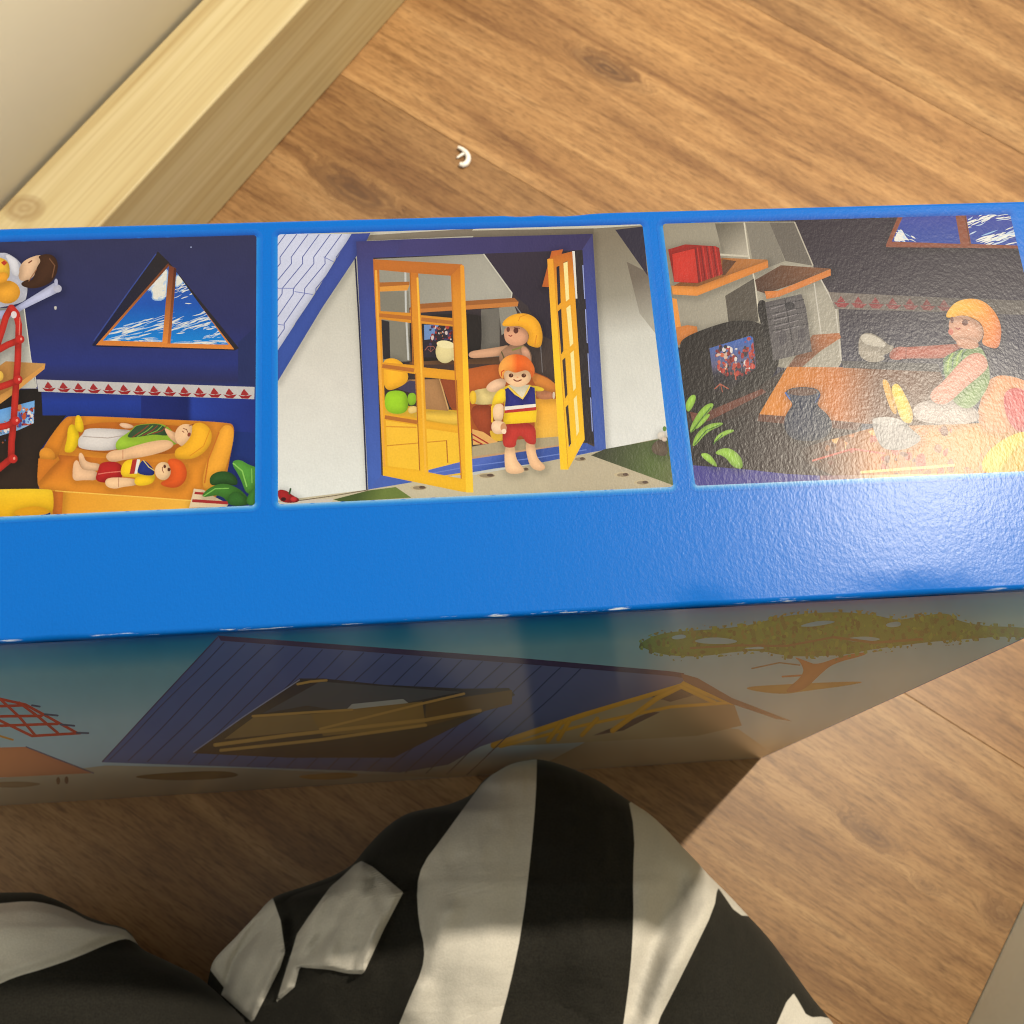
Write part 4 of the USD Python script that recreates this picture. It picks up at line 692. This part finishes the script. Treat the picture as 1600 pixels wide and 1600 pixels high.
for pts in ([(138, 890), (160, 850), (182, 844), (188, 862), (170, 905), (150, 925)], [(155, 1000), (190, 930), (225, 890), (258, 880), (264, 896), (225, 940), (170, 1015)], [(168, 1070), (185, 1015), (235, 972), (300, 964), (305, 975), (235, 1005), (185, 1065)], [(180, 1000), (200, 960), (240, 925), (250, 935), (210, 980)], [(258, 1062), (275, 1020), (325, 994), (362, 1000), (300, 1026)], [(260, 1100), (300, 1074), (345, 1080), (385, 1120), (390, 1168), (345, 1160), (310, 1110)], [(200, 1105), (225, 1094), (255, 1110), (284, 1160), (255, 1150)]): a3.blob(PL3, d(*pts), (148, 190, 66), .4)
for q in (((165, 1010), (210, 950), (250, 900)), ((180, 1060), (230, 1000), (290, 976)), ((262, 1058), (300, 1018))): a3.line(PL3, d(*q), 1.6, (64, 104, 40))
a3.blob('printed_bowl', d((942, 970), (960, 946), (1020, 944), (1080, 955), (1110, 990), (1160, 1030), (1150, 1050), (1090, 1085), (1000, 1085), (970, 1050)), (150, 142, 134), .2, 10); a3.dot('printed_bowl', d((1012, 962))[0], 24, 7, (176, 168, 158), 4)
# woman
a3.blob(W, d((985, 790), (1000, 776), (1022, 800), (1060, 930), (1030, 930)), (222, 160, 46), .25); a3.blob(W, d((1026, 820), (1040, 798), (1062, 800), (1100, 870), (1125, 930), (1115, 975), (1070, 960), (1045, 880)), (230, 186, 46), .28)
a3.blob(W, k_((600, 960), (700, 900), (900, 880), (1100, 960), (1130, 1060), (900, 1090), (640, 1060)), (176, 160, 148), .2, 14)
a3.blob(W, k_((835, 590), (880, 550), (960, 520), (1090, 490), (1150, 510), (1200, 680), (1190, 800), (1060, 980), (920, 930), (860, 760)), (120, 148, 84), .2, 14)
for q in range(5): a3.line(W, k_((842 + 34 * q, 700 - 22 * q), (846 + 36 * q, 620 - 18 * q), (880 + 34 * q, 560 - 12 * q)), 2.2, [(62, 96, 74), (150, 176, 84)][q % 2])
a3.blob(W, k_((430, 585), (440, 520), (500, 490), (560, 498), (850, 478), (960, 470), (1000, 490), (870, 560), (840, 585), (560, 580), (500, 596)), (168, 84, 66), .25, 10)
a3.line(W, k_((562, 500), (560, 580)), 1, (120, 54, 46))
a3.blob(W, k_((738, 880), (760, 820), (830, 770), (900, 690), (1000, 580), (1090, 530), (1160, 560), (1190, 640), (1140, 700), (1000, 810), (880, 930), (790, 930)), (204, 140, 116), .2, 12)
a3.blob(W, k_((885, 280), (950, 250), (1060, 270), (1140, 330), (1150, 420), (1090, 480), (1000, 490), (930, 450), (885, 390)), (200, 146, 116), .15, 14); a3.blob(W, k_((930, 430), (1100, 440), (1120, 510), (960, 510)), (190, 134, 104), .1)
a3.blob(W, k_((858, 270), (880, 215), (940, 150), (1040, 125), (1140, 140), (1230, 215), (1285, 330), (1280, 450), (1255, 510), (1190, 500), (1128, 468), (1155, 400), (1135, 320), (1080, 280), (990, 250), (900, 275)), vgrad((k_((900, 250))[0], (238, 176, 60)), (k_((1100, 250))[0], (236, 156, 54)), (k_((1270, 420))[0], (222, 116, 50))), .25, 16)
a3.dot(W, k_((910, 290))[0], 2.6, 5, (104, 54, 44)); a3.dot(W, k_((1008, 312))[0], 4.8, 4.6, (104, 56, 46)); a3.line(W, k_((985, 282), (1040, 296)), 1.2, (96, 50, 40)); a3.line(W, k_((938, 350), (955, 362), (970, 352)), 1.8, (150, 52, 50)); a3.dot(W, k_((900, 380))[0], 4, 5, (190, 96, 76))
a3.blob('printed_cup', k_((205, 430), (230, 395), (290, 385), (370, 425), (425, 480), (480, 490), (440, 540), (380, 560), (410, 590), (330, 615), (260, 605), (205, 560), (200, 500)), (158, 146, 128), .22, 14); a3.blob('printed_cup', k_((210, 420), (250, 390), (330, 410), (410, 470), (400, 500), (320, 490), (240, 470)), (184, 174, 156), .1)

# ================= front face: house in a landscape
e, fz = E_, F_
af = Art()
FR = Polygon(project(np.c_[np.array(sbox(BXL + .0022, FZ + .003, BXR - .0022, -.0030).segmentize(0.02).exterior.coords)[:, :1], np.zeros((len(sbox(BXL + .0022, FZ + .003, BXR - .0022, -.0030).segmentize(0.02).exterior.coords), 1)), np.array(sbox(BXL + .0022, FZ + .003, BXR - .0022, -.0030).segmentize(0.02).exterior.coords)[:, 1:2]]))
def fpt(x, z): return tuple(project(np.array([x, 0, z])))
def zgrad(*stops):                                       # by height on the box front
    zs = np.array([s[0] for s in stops][::-1]); cs = np.array([s[1] for s in stops][::-1], float)
    def fn(q):
        z = on_plane(q, 1, 0.0)[:, 2]; return np.stack([np.interp(z, zs, cs[:, i]) for i in range(3)], 1)
    return fn
af.add('front_picture', FR, zgrad((-.003, (14, 84, 150)), (-.012, (26, 118, 160)), (-.05, (112, 158, 172)), (-.16, (160, 184, 190)), (-.36, (176, 190, 196)), (-.42, (190, 186, 170)), (-.47, (170, 150, 124)), (-.5, (160, 138, 112))))
HS = 'printed_house'
af.poly('printed_ground', e((-200, 690), (0, 632), (330, 592), (750, 600), (1600, 640)) + fz((420, 430), (760, 450), (860, 520), (840, 545), (0, 600)) + e((0, 730), (-200, 740)), (176, 162, 138), .05, 8)
af.blob('printed_ground', e((380, 628), (560, 612), (720, 608), (760, 628), (560, 642)), (120, 92, 48)); af.blob('printed_ground', e((900, 625), (1100, 610), (1130, 628), (1000, 640)), (190, 136, 52)); af.blob('printed_ground', e((-100, 650), (60, 640), (150, 650), (40, 665)), (140, 116, 86))
af.dot('printed_ground', e((182, 640))[0], 3, 6, (90, 60, 50)); af.dot('printed_ground', e((208, 638))[0], 3, 6, (90, 60, 50))
af.poly(HS, fz((60, 500), (330, 400), (600, 310), (745, 370), (770, 440), (640, 470), (200, 495)), vgrad((fz((600, 330))[0], (150, 126, 96)), (fz((500, 470))[0], (174, 156, 122))), .05)
af.poly(HS, fz((330, 470), (500, 400), (530, 400), (420, 455)), (96, 82, 80)); af.poly(HS, fz((500, 355), (590, 325), (640, 348), (560, 370)), (96, 84, 80))
for q, w in ((((40, 498), (330, 398), (595, 318), (740, 370)), 10), (((60, 502), (300, 440), (560, 385), (742, 372)), 5), (((200, 485), (240, 430)), 7), (((230, 480), (262, 428)), 7), (((300, 468), (345, 420)), 7), (((390, 455), (520, 360), (590, 325)), 8), (((590, 325), (690, 372)), 6)): af.line(HS, fz(*q), w, (216, 160, 56), .15)
roof = e((680, 188), (1600, 256)) + fz((560, 282), (612, 296), (590, 316), (300, 402), (0, 502)) + e((1400, 590), (1250, 614), (320, 582))
af.poly('printed_roof', roof, vgrad((e((680, 200))[0], (84, 100, 146)), (e((900, 600))[0], (86, 96, 142)), (fz((560, 300))[0], (104, 106, 138))), .05, 12)
for k in range(19):
    x0, y0 = 700 + 62 * k, 200 + 4.6 * k; L_ = min(1.0, 1.0)
    af.line('printed_roof', e(*[(x0 - 360 * t + 3 * math.sin(9 * t + k), y0 + 8 + (367 - 2 * k) * t) for t in np.linspace(0, 1, 12)]), 1.7, (60, 70, 108))
af.poly('printed_roof', e((680, 186), (1600, 254)) + fz((560, 280), (600, 286), (600, 300), (560, 294)) + e((1600, 272), (690, 202)), (74, 62, 92))
af.line('printed_roof', e((320, 580), (500, 385), (680, 192)), 2, (76, 70, 108))
af.poly('printed_roof', fz((590, 286), (640, 300), (740, 358), (920, 428), (870, 420), (740, 376), (600, 310)), (120, 88, 86), .1)
OP = 'printed_interior'
af.poly(OP, e((602, 554), (760, 440), (936, 320), (1010, 320), (1200, 340), (1450, 352), (1590, 350), (1610, 372), (1440, 462), (1230, 568), (900, 568)), vgrad((e((900, 360))[0], (66, 62, 66)), (e((900, 470))[0], (96, 84, 66)), (e((900, 560))[0], (78, 62, 50))))
af.poly(OP, e((820, 430), (1000, 330), (1440, 362), (1250, 400), (1060, 420), (960, 405)), (92, 90, 92)); af.poly(OP, e((1100, 400), (1260, 384), (1280, 400), (1080, 420)), (176, 170, 160))
af.poly(OP, e((700, 510), (800, 436), (970, 432), (1000, 480)), (150, 120, 78)); af.poly(OP, e((970, 432), (1100, 416), (1320, 392), (1330, 470), (1010, 500)), (160, 124, 72), .1); af.poly(OP, e((1330, 396), (1600, 356), (1600, 400), (1330, 470)), (120, 92, 58))
for q, w in ((((672, 528), (900, 498), (1330, 450), (1500, 420)), 6), (((690, 545), (1000, 512), (1330, 466)), 5), (((790, 438), (1000, 424), (1100, 418)), 4), (((930, 338), (970, 330), (1020, 326)), 4), (((1000, 478), (1330, 396), (1450, 368)), 4)): af.line(OP, e(*q), w, (190, 146, 80), .15)
af.line(OP, e((605, 550), (760, 440), (935, 325)), 2, (150, 148, 170))
# tree
TR = 'printed_tree'
af.blob(TR, fz((750, 328), (900, 318), (1140, 308), (1100, 320), (960, 338), (880, 350)), (170, 132, 66), .1)
af.blob(TR, fz((885, 345), (955, 290), (945, 255), (920, 236), (960, 250), (990, 262), (1060, 236), (1130, 222), (1140, 232), (1040, 256), (1000, 290), (950, 340)), (168, 104, 60), .2)
af.line(TR, fz((800, 272), (880, 255), (940, 262)), 2.2, (110, 92, 66)); af.line(TR, fz((890, 296), (950, 292)), 3, (160, 100, 60))
crown = Polygon(curve(fz((455, 204), (500, 175), (560, 160), (640, 156), (720, 150), (800, 140), (880, 116), (980, 104), (1080, 102), (1170, 112), (1230, 128), (1300, 112), (1380, 104), (1400, 126), (1470, 142), (1560, 146), (1640, 150), (1700, 160), (1700, 196), (1560, 180), (1450, 188), (1340, 196), (1240, 208), (1150, 220), (1080, 236), (980, 240), (900, 240), (820, 222), (740, 228), (660, 240), (580, 240), (520, 232)), 2))
rt = random.Random(11); clumps = []
for _ in range(320):
    bx = crown.bounds; p = (rt.uniform(bx[0], bx[2]), rt.uniform(bx[1], bx[3]))
    if crown.buffer(3).contains(Point(p)): clumps.append((p, rt.uniform(4, 11), rt.uniform(2.2, 4.2), rt.uniform(-25, 10)))
holes = unary_union([Polygon(curve(fz(*h), 2)) for h in ([(620, 190), (690, 178), (765, 190), (740, 200), (660, 200)], [(1060, 186), (1130, 176), (1192, 186), (1120, 196)], [(1190, 140), (1235, 132), (1240, 148), (1200, 152)], [(930, 148), (1000, 130), (1060, 134), (980, 150)], [(560, 178), (600, 170), (610, 182), (570, 188)], [(760, 214), (830, 206), (840, 216)])])
af.add(TR, crown.buffer(-2).difference(holes), (78, 118, 52), .12, 8)
af.scraps(TR, crown.buffer(2.5).difference(holes), 900, [(88, 126, 50), (66, 104, 48), (106, 134, 56), (54, 84, 42), (96, 108, 52), (72, 92, 46)], (1.5, 6), 31)
af.scraps(TR, crown.buffer(6).difference(crown).difference(holes), 260, [(82, 118, 52), (70, 104, 50), (100, 128, 58)], (1.0, 3.2), 32)
af.line(TR, fz((620, 212), (760, 204), (900, 206), (1040, 180)), 3.5, (104, 84, 56)); af.line(TR, fz((1040, 180), (1160, 196), (1300, 186)), 4, (110, 84, 54))
# red ladder, orange roof at the left
LD = 'printed_ladder'
for q in (((-200, 330), (0, 384), (80, 402), (240, 490)), ((-200, 420), (0, 452), (100, 500), (250, 491)), ((-100, 440), (130, 437)), ((-60, 470), (180, 462)), ((-40, 408), (80, 404)), ((0, 384), (60, 440), (110, 498)), ((60, 396), (120, 440), (180, 490))): af.line(LD, e(*q), 4.2, (190, 66, 48), .15)
for p, q in (((100, 404), (124, 408)), ((140, 432), (180, 436)), ((190, 464), (232, 468)), ((240, 490), (276, 491))): af.line(LD, e(p, q), 3, (66, 84, 110))
af.poly('printed_house_left', e((-300, 560), (0, 536), (82, 534), (292, 616), (0, 630), (-300, 660)), vgrad((e((0, 560))[0], (206, 128, 84)), (e((200, 600))[0], (190, 116, 82))), .06, 8); af.line('printed_house_left', e((82, 534), (292, 616)), 2, (70, 78, 110)); af.line('printed_house_left', e((0, 500), (40, 512)), 3, (200, 140, 50))

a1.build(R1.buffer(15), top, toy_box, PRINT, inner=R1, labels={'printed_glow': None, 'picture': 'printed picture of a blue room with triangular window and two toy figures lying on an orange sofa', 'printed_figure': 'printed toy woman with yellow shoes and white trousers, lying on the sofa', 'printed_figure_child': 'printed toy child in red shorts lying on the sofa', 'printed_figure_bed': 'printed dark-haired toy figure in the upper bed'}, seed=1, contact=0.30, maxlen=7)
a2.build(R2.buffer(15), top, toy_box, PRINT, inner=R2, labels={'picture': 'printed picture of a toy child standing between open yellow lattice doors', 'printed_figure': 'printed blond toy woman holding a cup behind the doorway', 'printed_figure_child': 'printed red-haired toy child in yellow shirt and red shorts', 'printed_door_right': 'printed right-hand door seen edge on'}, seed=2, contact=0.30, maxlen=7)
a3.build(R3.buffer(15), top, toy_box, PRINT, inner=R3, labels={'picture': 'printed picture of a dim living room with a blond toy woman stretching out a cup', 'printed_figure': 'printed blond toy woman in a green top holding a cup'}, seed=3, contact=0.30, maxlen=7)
af.build(FR, front, toy_box, PRINT_FRONT, {'front_picture': 'printed landscape with a purple-roofed house and a spreading tree on the shaded front'}, maxlen=14, seed=4, gain=np.array([2.55, 2.75, 2.75]))
tag(stage.GetPrimAtPath(toy_box.GetPath()), None, None)
# ---------------------------------------------------------------- the person sitting on the floor in striped trousers
def uz(*pts): return [(x / 2.2857, 1180 + y / 2.2857) for x, y in pts]
white = [
  [(838, 1180), (800, 1192), (760, 1215), (728, 1258), (692, 1308), (660, 1350), (651, 1385), (654, 1440), (664, 1482), (660, 1515), (640, 1560), (622, 1605), (560, 1760), (740, 1760), (780, 1602), (797, 1540), (816, 1450), (830, 1330), (837, 1250), (839, 1190)],
  [(980, 1240), (992, 1300), (989, 1370), (990, 1440), (985, 1520), (974, 1602), (950, 1760), (980, 1760), (1026, 1600), (1052, 1550), (1082, 1490), (1116, 1420), (1121, 1386), (1126, 1392), (1152, 1430), (1180, 1432), (1170, 1410), (1100, 1340), (1040, 1270)],
  [(1205, 1620), (1237, 1547), (1250, 1568), (1262, 1590), (1290, 1588), (1310, 1600), (1330, 1700), (1200, 1700)],
  uz((1265, 392), (1290, 378), (1330, 398), (1440, 490), (1372, 620), (1298, 782), (1240, 780), (1180, 766), (1070, 757), (1052, 828), (985, 885), (1046, 690), (1060, 640), (1100, 580), (1180, 470), (1220, 436)),
  uz((972, 505), (1002, 590), (1018, 700), (1000, 760), (902, 955), (790, 855), (800, 830), (740, 752), (850, 640)),
  uz((-300, 560), (-100, 534), (0, 530), (100, 520), (170, 530), (250, 555), (330, 600), (440, 618), (470, 645), (520, 695), (470, 660), (440, 655), (380, 675), (280, 720), (150, 765), (60, 790), (0, 815), (-160, 900), (-300, 960)),
]
whites = [Polygon(w if i in (3, 4) else curve(w, 1)).buffer(0) for i, w in enumerate(white)]
WHITE = unary_union(whites)
def smoothstep(x): x = np.clip(x, 0, 1); return x * x * (3 - 2 * x)
def loft(vs, uL, uR, sR, edge, low, folds, nv=230, na=260, pw=0.85):
    """a leg as closed rings: each ring spans the outline at one height of the view, its top bulges up and its underside hangs towards the floor"""
    v = np.linspace(vs[0], vs[-1], nv); f = lambda y: np.interp(v, vs, y)
    from scipy.interpolate import PchipInterpolator as PI
    L, Rr, S, Eg, Lo = (PI(vs, y)(v) for y in (uL, uR, sR, edge, low))
    th = np.arange(na) * 2 * np.pi / na
    c, s = np.cos(th), np.sin(th)
    u = (L + Rr)[:, None] / 2 + (Rr - L)[:, None] / 2 * np.sign(c) * np.abs(c) ** pw
    b = np.where(s > 0, -Eg[:, None] * np.abs(s) ** 0.9, Lo[:, None] * np.abs(s) ** 0.9)
    V = np.broadcast_to(v[:, None], u.shape)
    depth = (S + Eg)[:, None] + b
    uv = np.stack([u, V], -1)
    depth = depth + np.where(s > 0, np.minimum(1, np.abs(s) * 2.5), 0) * folds(uv)
    P = (CAM + depth[..., None] * ray(uv)).reshape(-1, 3)
    F = []
    for i in range(nv - 1):
        j = np.arange(na); a, b2 = i * na + j, i * na + (j + 1) % na
        F.append(np.stack([a, b2, b2 + na], 1)); F.append(np.stack([a, b2 + na, a + na], 1))
    P = np.vstack([P, P[:na].mean(0), P[-na:].mean(0)]); j = np.arange(na)
    F.append(np.stack([np.full(na, len(P) - 2), (j + 1) % na, j], 1)); F.append(np.stack([np.full(na, len(P) - 1), (nv - 1) * na + j, (nv - 1) * na + (j + 1) % na], 1))
    m = trimesh.Trimesh(P, np.vstack(F), process=False)
    if m.volume < 0: m.invert()
    return m3.Manifold(m3.Mesh(np.float32(m.vertices), np.uint32(m.faces)))
flap, flap2, leftf = whites[3], whites[4], whites[5]
def ridge(uv, pts, w, h):
    d = shapely.distance(shapely.points(uv.reshape(-1, 2)), LineString(pts)).reshape(uv.shape[:-1]); return h * np.exp(-(d / w) ** 2)
def folds_right(uv):
    n = meshkit.fbm(np.concatenate([uv * [0.012, 0.005], np.full(uv.shape[:-1] + (1,), 3.3)], -1), 3, 5) - 0.5
    n2 = meshkit.fbm(np.concatenate([uv * [0.03, 0.012], np.full(uv.shape[:-1] + (1,), 1.3)], -1), 3, 9) - 0.5
    n3 = meshkit.fbm(np.concatenate([uv * [0.06, 0.022] + 4.2, np.full(uv.shape[:-1] + (1,), 2.7)], -1), 3, 21) - 0.5
    out = 0.016 * n + 0.005 * n2 + 0.0016 * (0.5 - np.abs(n3) * 2)
    pts = shapely.points(uv.reshape(-1, 2))
    for g_, h, w in ((flap, 0.005, 4.0), (flap2, 0.0025, 5.0)):
        d = np.where(shapely.contains(g_, pts), shapely.distance(pts, g_.boundary), 0).reshape(uv.shape[:-1])
        out = out - h * smoothstep(d / w) 
    out = out - ridge(uv, [(1118, 1395), (1070, 1480), (1020, 1570), (985, 1680)], 26, 0.011) + ridge(uv, [(1060, 1380), (1022, 1470), (995, 1580)], 20, 0.008)
    out = out - ridge(uv, [(700, 1425), (668, 1490), (640, 1580)], 22, 0.007) + ridge(uv, [(655, 1380), (662, 1480), (655, 1520)], 14, 0.007)
    out = out - ridge(uv, [(430, 1410), (445, 1470), (420, 1560)], 14, 0.005) + ridge(uv, [(455, 1440), (455, 1490), (420, 1560)], 10, 0.008) - ridge(uv, [(565, 1365), (590, 1440), (570, 1520)], 12, 0.004) + ridge(uv, [(545, 1400), (520, 1450), (470, 1500)], 9, 0.005)
    out = out + 0.014 * smoothstep((740 - uv[..., 0]) / 170) * smoothstep((uv[..., 1] - 1330) / 60) + 0.018 * smoothstep((520 - uv[..., 0]) / 120) * smoothstep((uv[..., 1] - 1400) / 60)
    # pleats along the folded strips
    out = out - ridge(uv, [(563, 1352), (535, 1420), (512, 1500)], 9, 0.0035) + ridge(uv, [(540, 1362), (506, 1430), (490, 1505)], 7, 0.0035) - ridge(uv, [(610, 1400), (590, 1450), (568, 1512)], 8, 0.003) + ridge(uv, [(583, 1372), (566, 1440), (552, 1514)], 6, 0.003)
    out = out - ridge(uv, [(415, 1440), (385, 1500), (362, 1560)], 8, 0.003) + ridge(uv, [(400, 1440), (365, 1500), (350, 1545)], 6, 0.003) + ridge(uv, [(436, 1480), (405, 1540), (385, 1590)], 6, 0.003)
    out = out - ridge(uv, [(760, 1230), (700, 1330), (690, 1420)], 30, 0.003)
    return out
vs = [1186.5, 1189, 1195, 1205, 1220, 1240, 1257, 1270, 1290, 1325, 1350, 1366, 1382, 1402, 1430, 1460, 1510, 1560, 1600, 1700, 1850]
uL = [836, 818, 796, 778, 755, 738, 700, 640, 607, 572, 551, 525, 484, 428, 400, 372, 330, 322, 330, 300, 260]
uR = [842, 858, 878, 904, 935, 966, 992, 1012, 1035, 1068, 1092, 1106, 1122, 1142, 1168, 1196, 1234, 1270, 1302, 1360, 1420]
sR = [.700, .693, .682, .672, .660, .650, .643, .638, .630, .617, .610, .605, .600, .597, .592, .588, .582, .580, .578, .572, .565]
ed = [.004, .012, .022, .030, .040, .048, .053, .057, .062, .068, .070, .072, .074, .076, .078, .080, .082, .084, .085, .088, .09]
lo = [.004, .010, .018, .024, .032, .040, .045, .050, .055, .062, .066, .07, .072, .075, .08, .085, .09, .10, .105, .12, .13]
leg_r = loft(vs, uL, uR, sR, ed, lo, folds_right)
def folds_left(uv):
    n = meshkit.fbm(np.concatenate([uv * [0.006, 0.012], np.full(uv.shape[:-1] + (1,), 7.3)], -1), 3, 15) - 0.5
    d = np.where(shapely.contains(leftf, shapely.points(uv.reshape(-1, 2))), shapely.distance(shapely.points(uv.reshape(-1, 2)), leftf.boundary), 0).reshape(uv.shape[:-1])
    return 0.014 * n - 0.004 * smoothstep(d / 16)
vl = [1394.5, 1396, 1400, 1405, 1417, 1430, 1442, 1450, 1482, 1501, 1524, 1560, 1600, 1700, 1850]
l_L = [0, -30, -60, -90, -140, -180, -215, -235, -300, -330, -370, -420, -460, -520, -560]
l_R = [50, 62, 72, 86, 110, 132, 165, 194, 222, 260, 306, 350, 390, 430, 470]
l_s = [.652, .648, .642, .637, .630, .624, .620, .617, .610, .606, .602, .597, .592, .583, .575]
l_e = [.004, .010, .018, .024, .034, .042, .047, .05, .058, .062, .066, .07, .074, .08, .085]
l_l = [.004, .010, .018, .024, .034, .042, .05, .055, .065, .07, .075, .085, .095, .11, .12]
leg_l = loft(vl, l_L, l_R, l_s, l_e, l_l, folds_left, nv=170, na=200)
def chain(pts, radii):
    out = []
    for (p, q), (r0, r1) in zip(zip(pts[:-1], pts[1:]), zip(radii[:-1], radii[1:])):
        out.append(m3.Manifold.batch_hull([m3.Manifold.sphere(r0, 32).translate(tuple(p)), m3.Manifold.sphere(r1, 32).translate(tuple(q))]))
    return m3.Manifold.batch_boolean(out, m3.OpType.Add)
hips = chain([(-0.09, -0.36, FZ + 0.135), (0.10, -0.36, FZ + 0.135)], [0.13, 0.13])
thigh_r = chain([(0.09, -0.36, FZ + 0.14), (0.085, -0.20, FZ + 0.17)], [0.115, 0.085]); thigh_l = chain([(-0.09, -0.36, FZ + 0.14), (-0.175, -0.20, FZ + 0.15)], [0.115, 0.08])
shin_r = chain([(0.085, -0.085, FZ + 0.09), (0.02, -0.20, FZ + 0.06), (-0.06, -0.26, FZ + 0.055)], [0.045, 0.055, 0.045]); shin_l = chain([(-0.17, -0.14, FZ + 0.08), (-0.12, -0.22, FZ + 0.055), (-0.02, -0.29, FZ + 0.05)], [0.045, 0.05, 0.045])
body = m3.Manifold.batch_boolean([leg_r, leg_l, hips, thigh_r, thigh_l, shin_r, shin_l], m3.OpType.Add)
mm = body.to_mesh(); PV, PF = np.array(mm.vert_properties[:, :3], float), np.array(mm.tri_verts)
big = trimesh.Trimesh(PV, PF, process=False)
puv = project(PV)
pp = shapely.points(puv)
sd = shapely.distance(pp, WHITE.boundary); sd = np.where(shapely.contains(WHITE, pp), sd, -sd)
sd = np.clip(np.where(puv[:, 1] > 1690, -40, sd), -40, 40)
CLOTH = mat('striped_cloth', {'at': ('attribute', {'attribute': 'stripe'}), 'g': ('geometry', {}),
    'mr': ('map_range', {'from_min': -0.9, 'from_max': 0.9, 'to_min': 0.0, 'to_max': 1.0, 'clamp': True}),
    'n': ('noise_texture', {'scale': 900.0, 'detail': 3.0}), 'n2': ('noise_texture', {'scale': 40.0, 'detail': 4.0}), 'wn': ('noise_texture', {'scale': 2600.0, 'detail': 1.0}),
    'w': ('rgb_ramp', {'ramp': [(0.3, (0.46, 0.435, 0.38)), (0.7, (0.52, 0.49, 0.43))]}), 'k': ('rgb_ramp', {'ramp': [(0.3, (0.010, 0.009, 0.007)), (0.7, (0.018, 0.017, 0.013))]}),
    'x': ('mix_color', {}), 'b2': ('bump', {'strength': 0.15, 'distance': 0.002}), 'b': ('bump', {'strength': 0.35, 'distance': 0.0004}),
    'p': ('principled_bsdf', {'roughness': 0.85, 'specular_ior_level': 0.15, 'sheen_weight': 0.08, 'sheen_roughness': 0.4, 'sheen_tint': (1.0, 0.95, 0.85)})},
    [('at.fac', 'mr.value'), ('mr.result', 'x.fac'), ('g.position', 'n.vector'), ('g.position', 'n2.vector'), ('n.fac', 'w.fac'), ('n.fac', 'k.fac'), ('k.color', 'x.a'), ('w.color', 'x.b'), ('x.result', 'p.base_color'),
     ('n2.fac', 'b2.height'), ('n.fac', 'b.height'), ('b2.normal', 'b.normal'), ('b.normal', 'p.normal')])
person = thing('person', 'person sitting on the floor in black and white striped trousers, knee against the box', 'person')
v2, f2, n2 = meshkit.arrays(big, True)
tm = UsdGeom.Mesh(usdkit.mesh(stage, path_for('trousers', person), big, CLOTH, smooth=True).GetPrim())
UsdGeom.PrimvarsAPI(tm).CreatePrimvar('stripe', Sdf.ValueTypeNames.FloatArray, 'vertex').Set(Vt.FloatArray.FromNumpy(sd.astype(np.float32)))

# the rest of the sitting figure, behind the camera: it shades the floor and the box front
torso = m3.Manifold.batch_boolean([chain([(0, -0.42, FZ + 0.20), (0, -0.40, FZ + 0.42), (0, -0.37, FZ + 0.56)], [0.125, 0.13, 0.10]), chain([(-0.09, -0.42, FZ + 0.2), (-0.12, -0.38, FZ + 0.54)], [0.09, 0.08]), chain([(0.09, -0.42, FZ + 0.2), (0.12, -0.38, FZ + 0.54)], [0.09, 0.08]),
    chain([(-0.17, -0.38, FZ + 0.55), (-0.22, -0.30, FZ + 0.40), (-0.13, -0.16, FZ + 0.66)], [0.06, 0.05, 0.036]), chain([(0.17, -0.38, FZ + 0.55), (0.25, -0.30, FZ + 0.42), (0.20, -0.16, FZ + 0.68)], [0.06, 0.05, 0.036])], m3.OpType.Add).refine_to_length(0.012)
def relax(man, n=12):
    q = man.to_mesh(); t = trimesh.Trimesh(np.array(q.vert_properties[:, :3], float), np.array(q.tri_verts), process=True); trimesh.smoothing.filter_taubin(t, iterations=n); return t
obj('jumper', relax(torso), mat('dark_jumper', {'p': ('principled_bsdf', {'base_color': (0.03, 0.03, 0.035), 'roughness': 0.9})}, []), person, smooth=True)
head = m3.Manifold.batch_boolean([chain([(0, -0.37, FZ + 0.60), (0, -0.35, FZ + 0.70)], [0.05, 0.05]), m3.Manifold.sphere(1.0, 48).scale((0.072, 0.088, 0.105)).rotate((-18, 0, 0)).translate((0, -0.335, FZ + 0.775)), chain([(0, -0.262, FZ + 0.765), (0, -0.248, FZ + 0.74)], [0.010, 0.014])], m3.OpType.Add).refine_to_length(0.008)
obj('head', relax(head, 6), mat('skin', {'p': ('principled_bsdf', {'base_color': (0.55, 0.36, 0.26), 'roughness': 0.5})}, []), person, smooth=True)
hair = m3.Manifold.sphere(1.0, 48).scale((0.082, 0.095, 0.108)).translate((0, -0.355, FZ + 0.80)) - m3.Manifold.cube((0.3, 0.12, 0.3), True).rotate((-18, 0, 0)).translate((0, -0.235, FZ + 0.74))
obj('hair', relax(hair.refine_to_length(0.01), 6), mat('dark_hair', {'p': ('principled_bsdf', {'base_color': (0.04, 0.025, 0.015), 'roughness': 0.5})}, []), person, smooth=True)
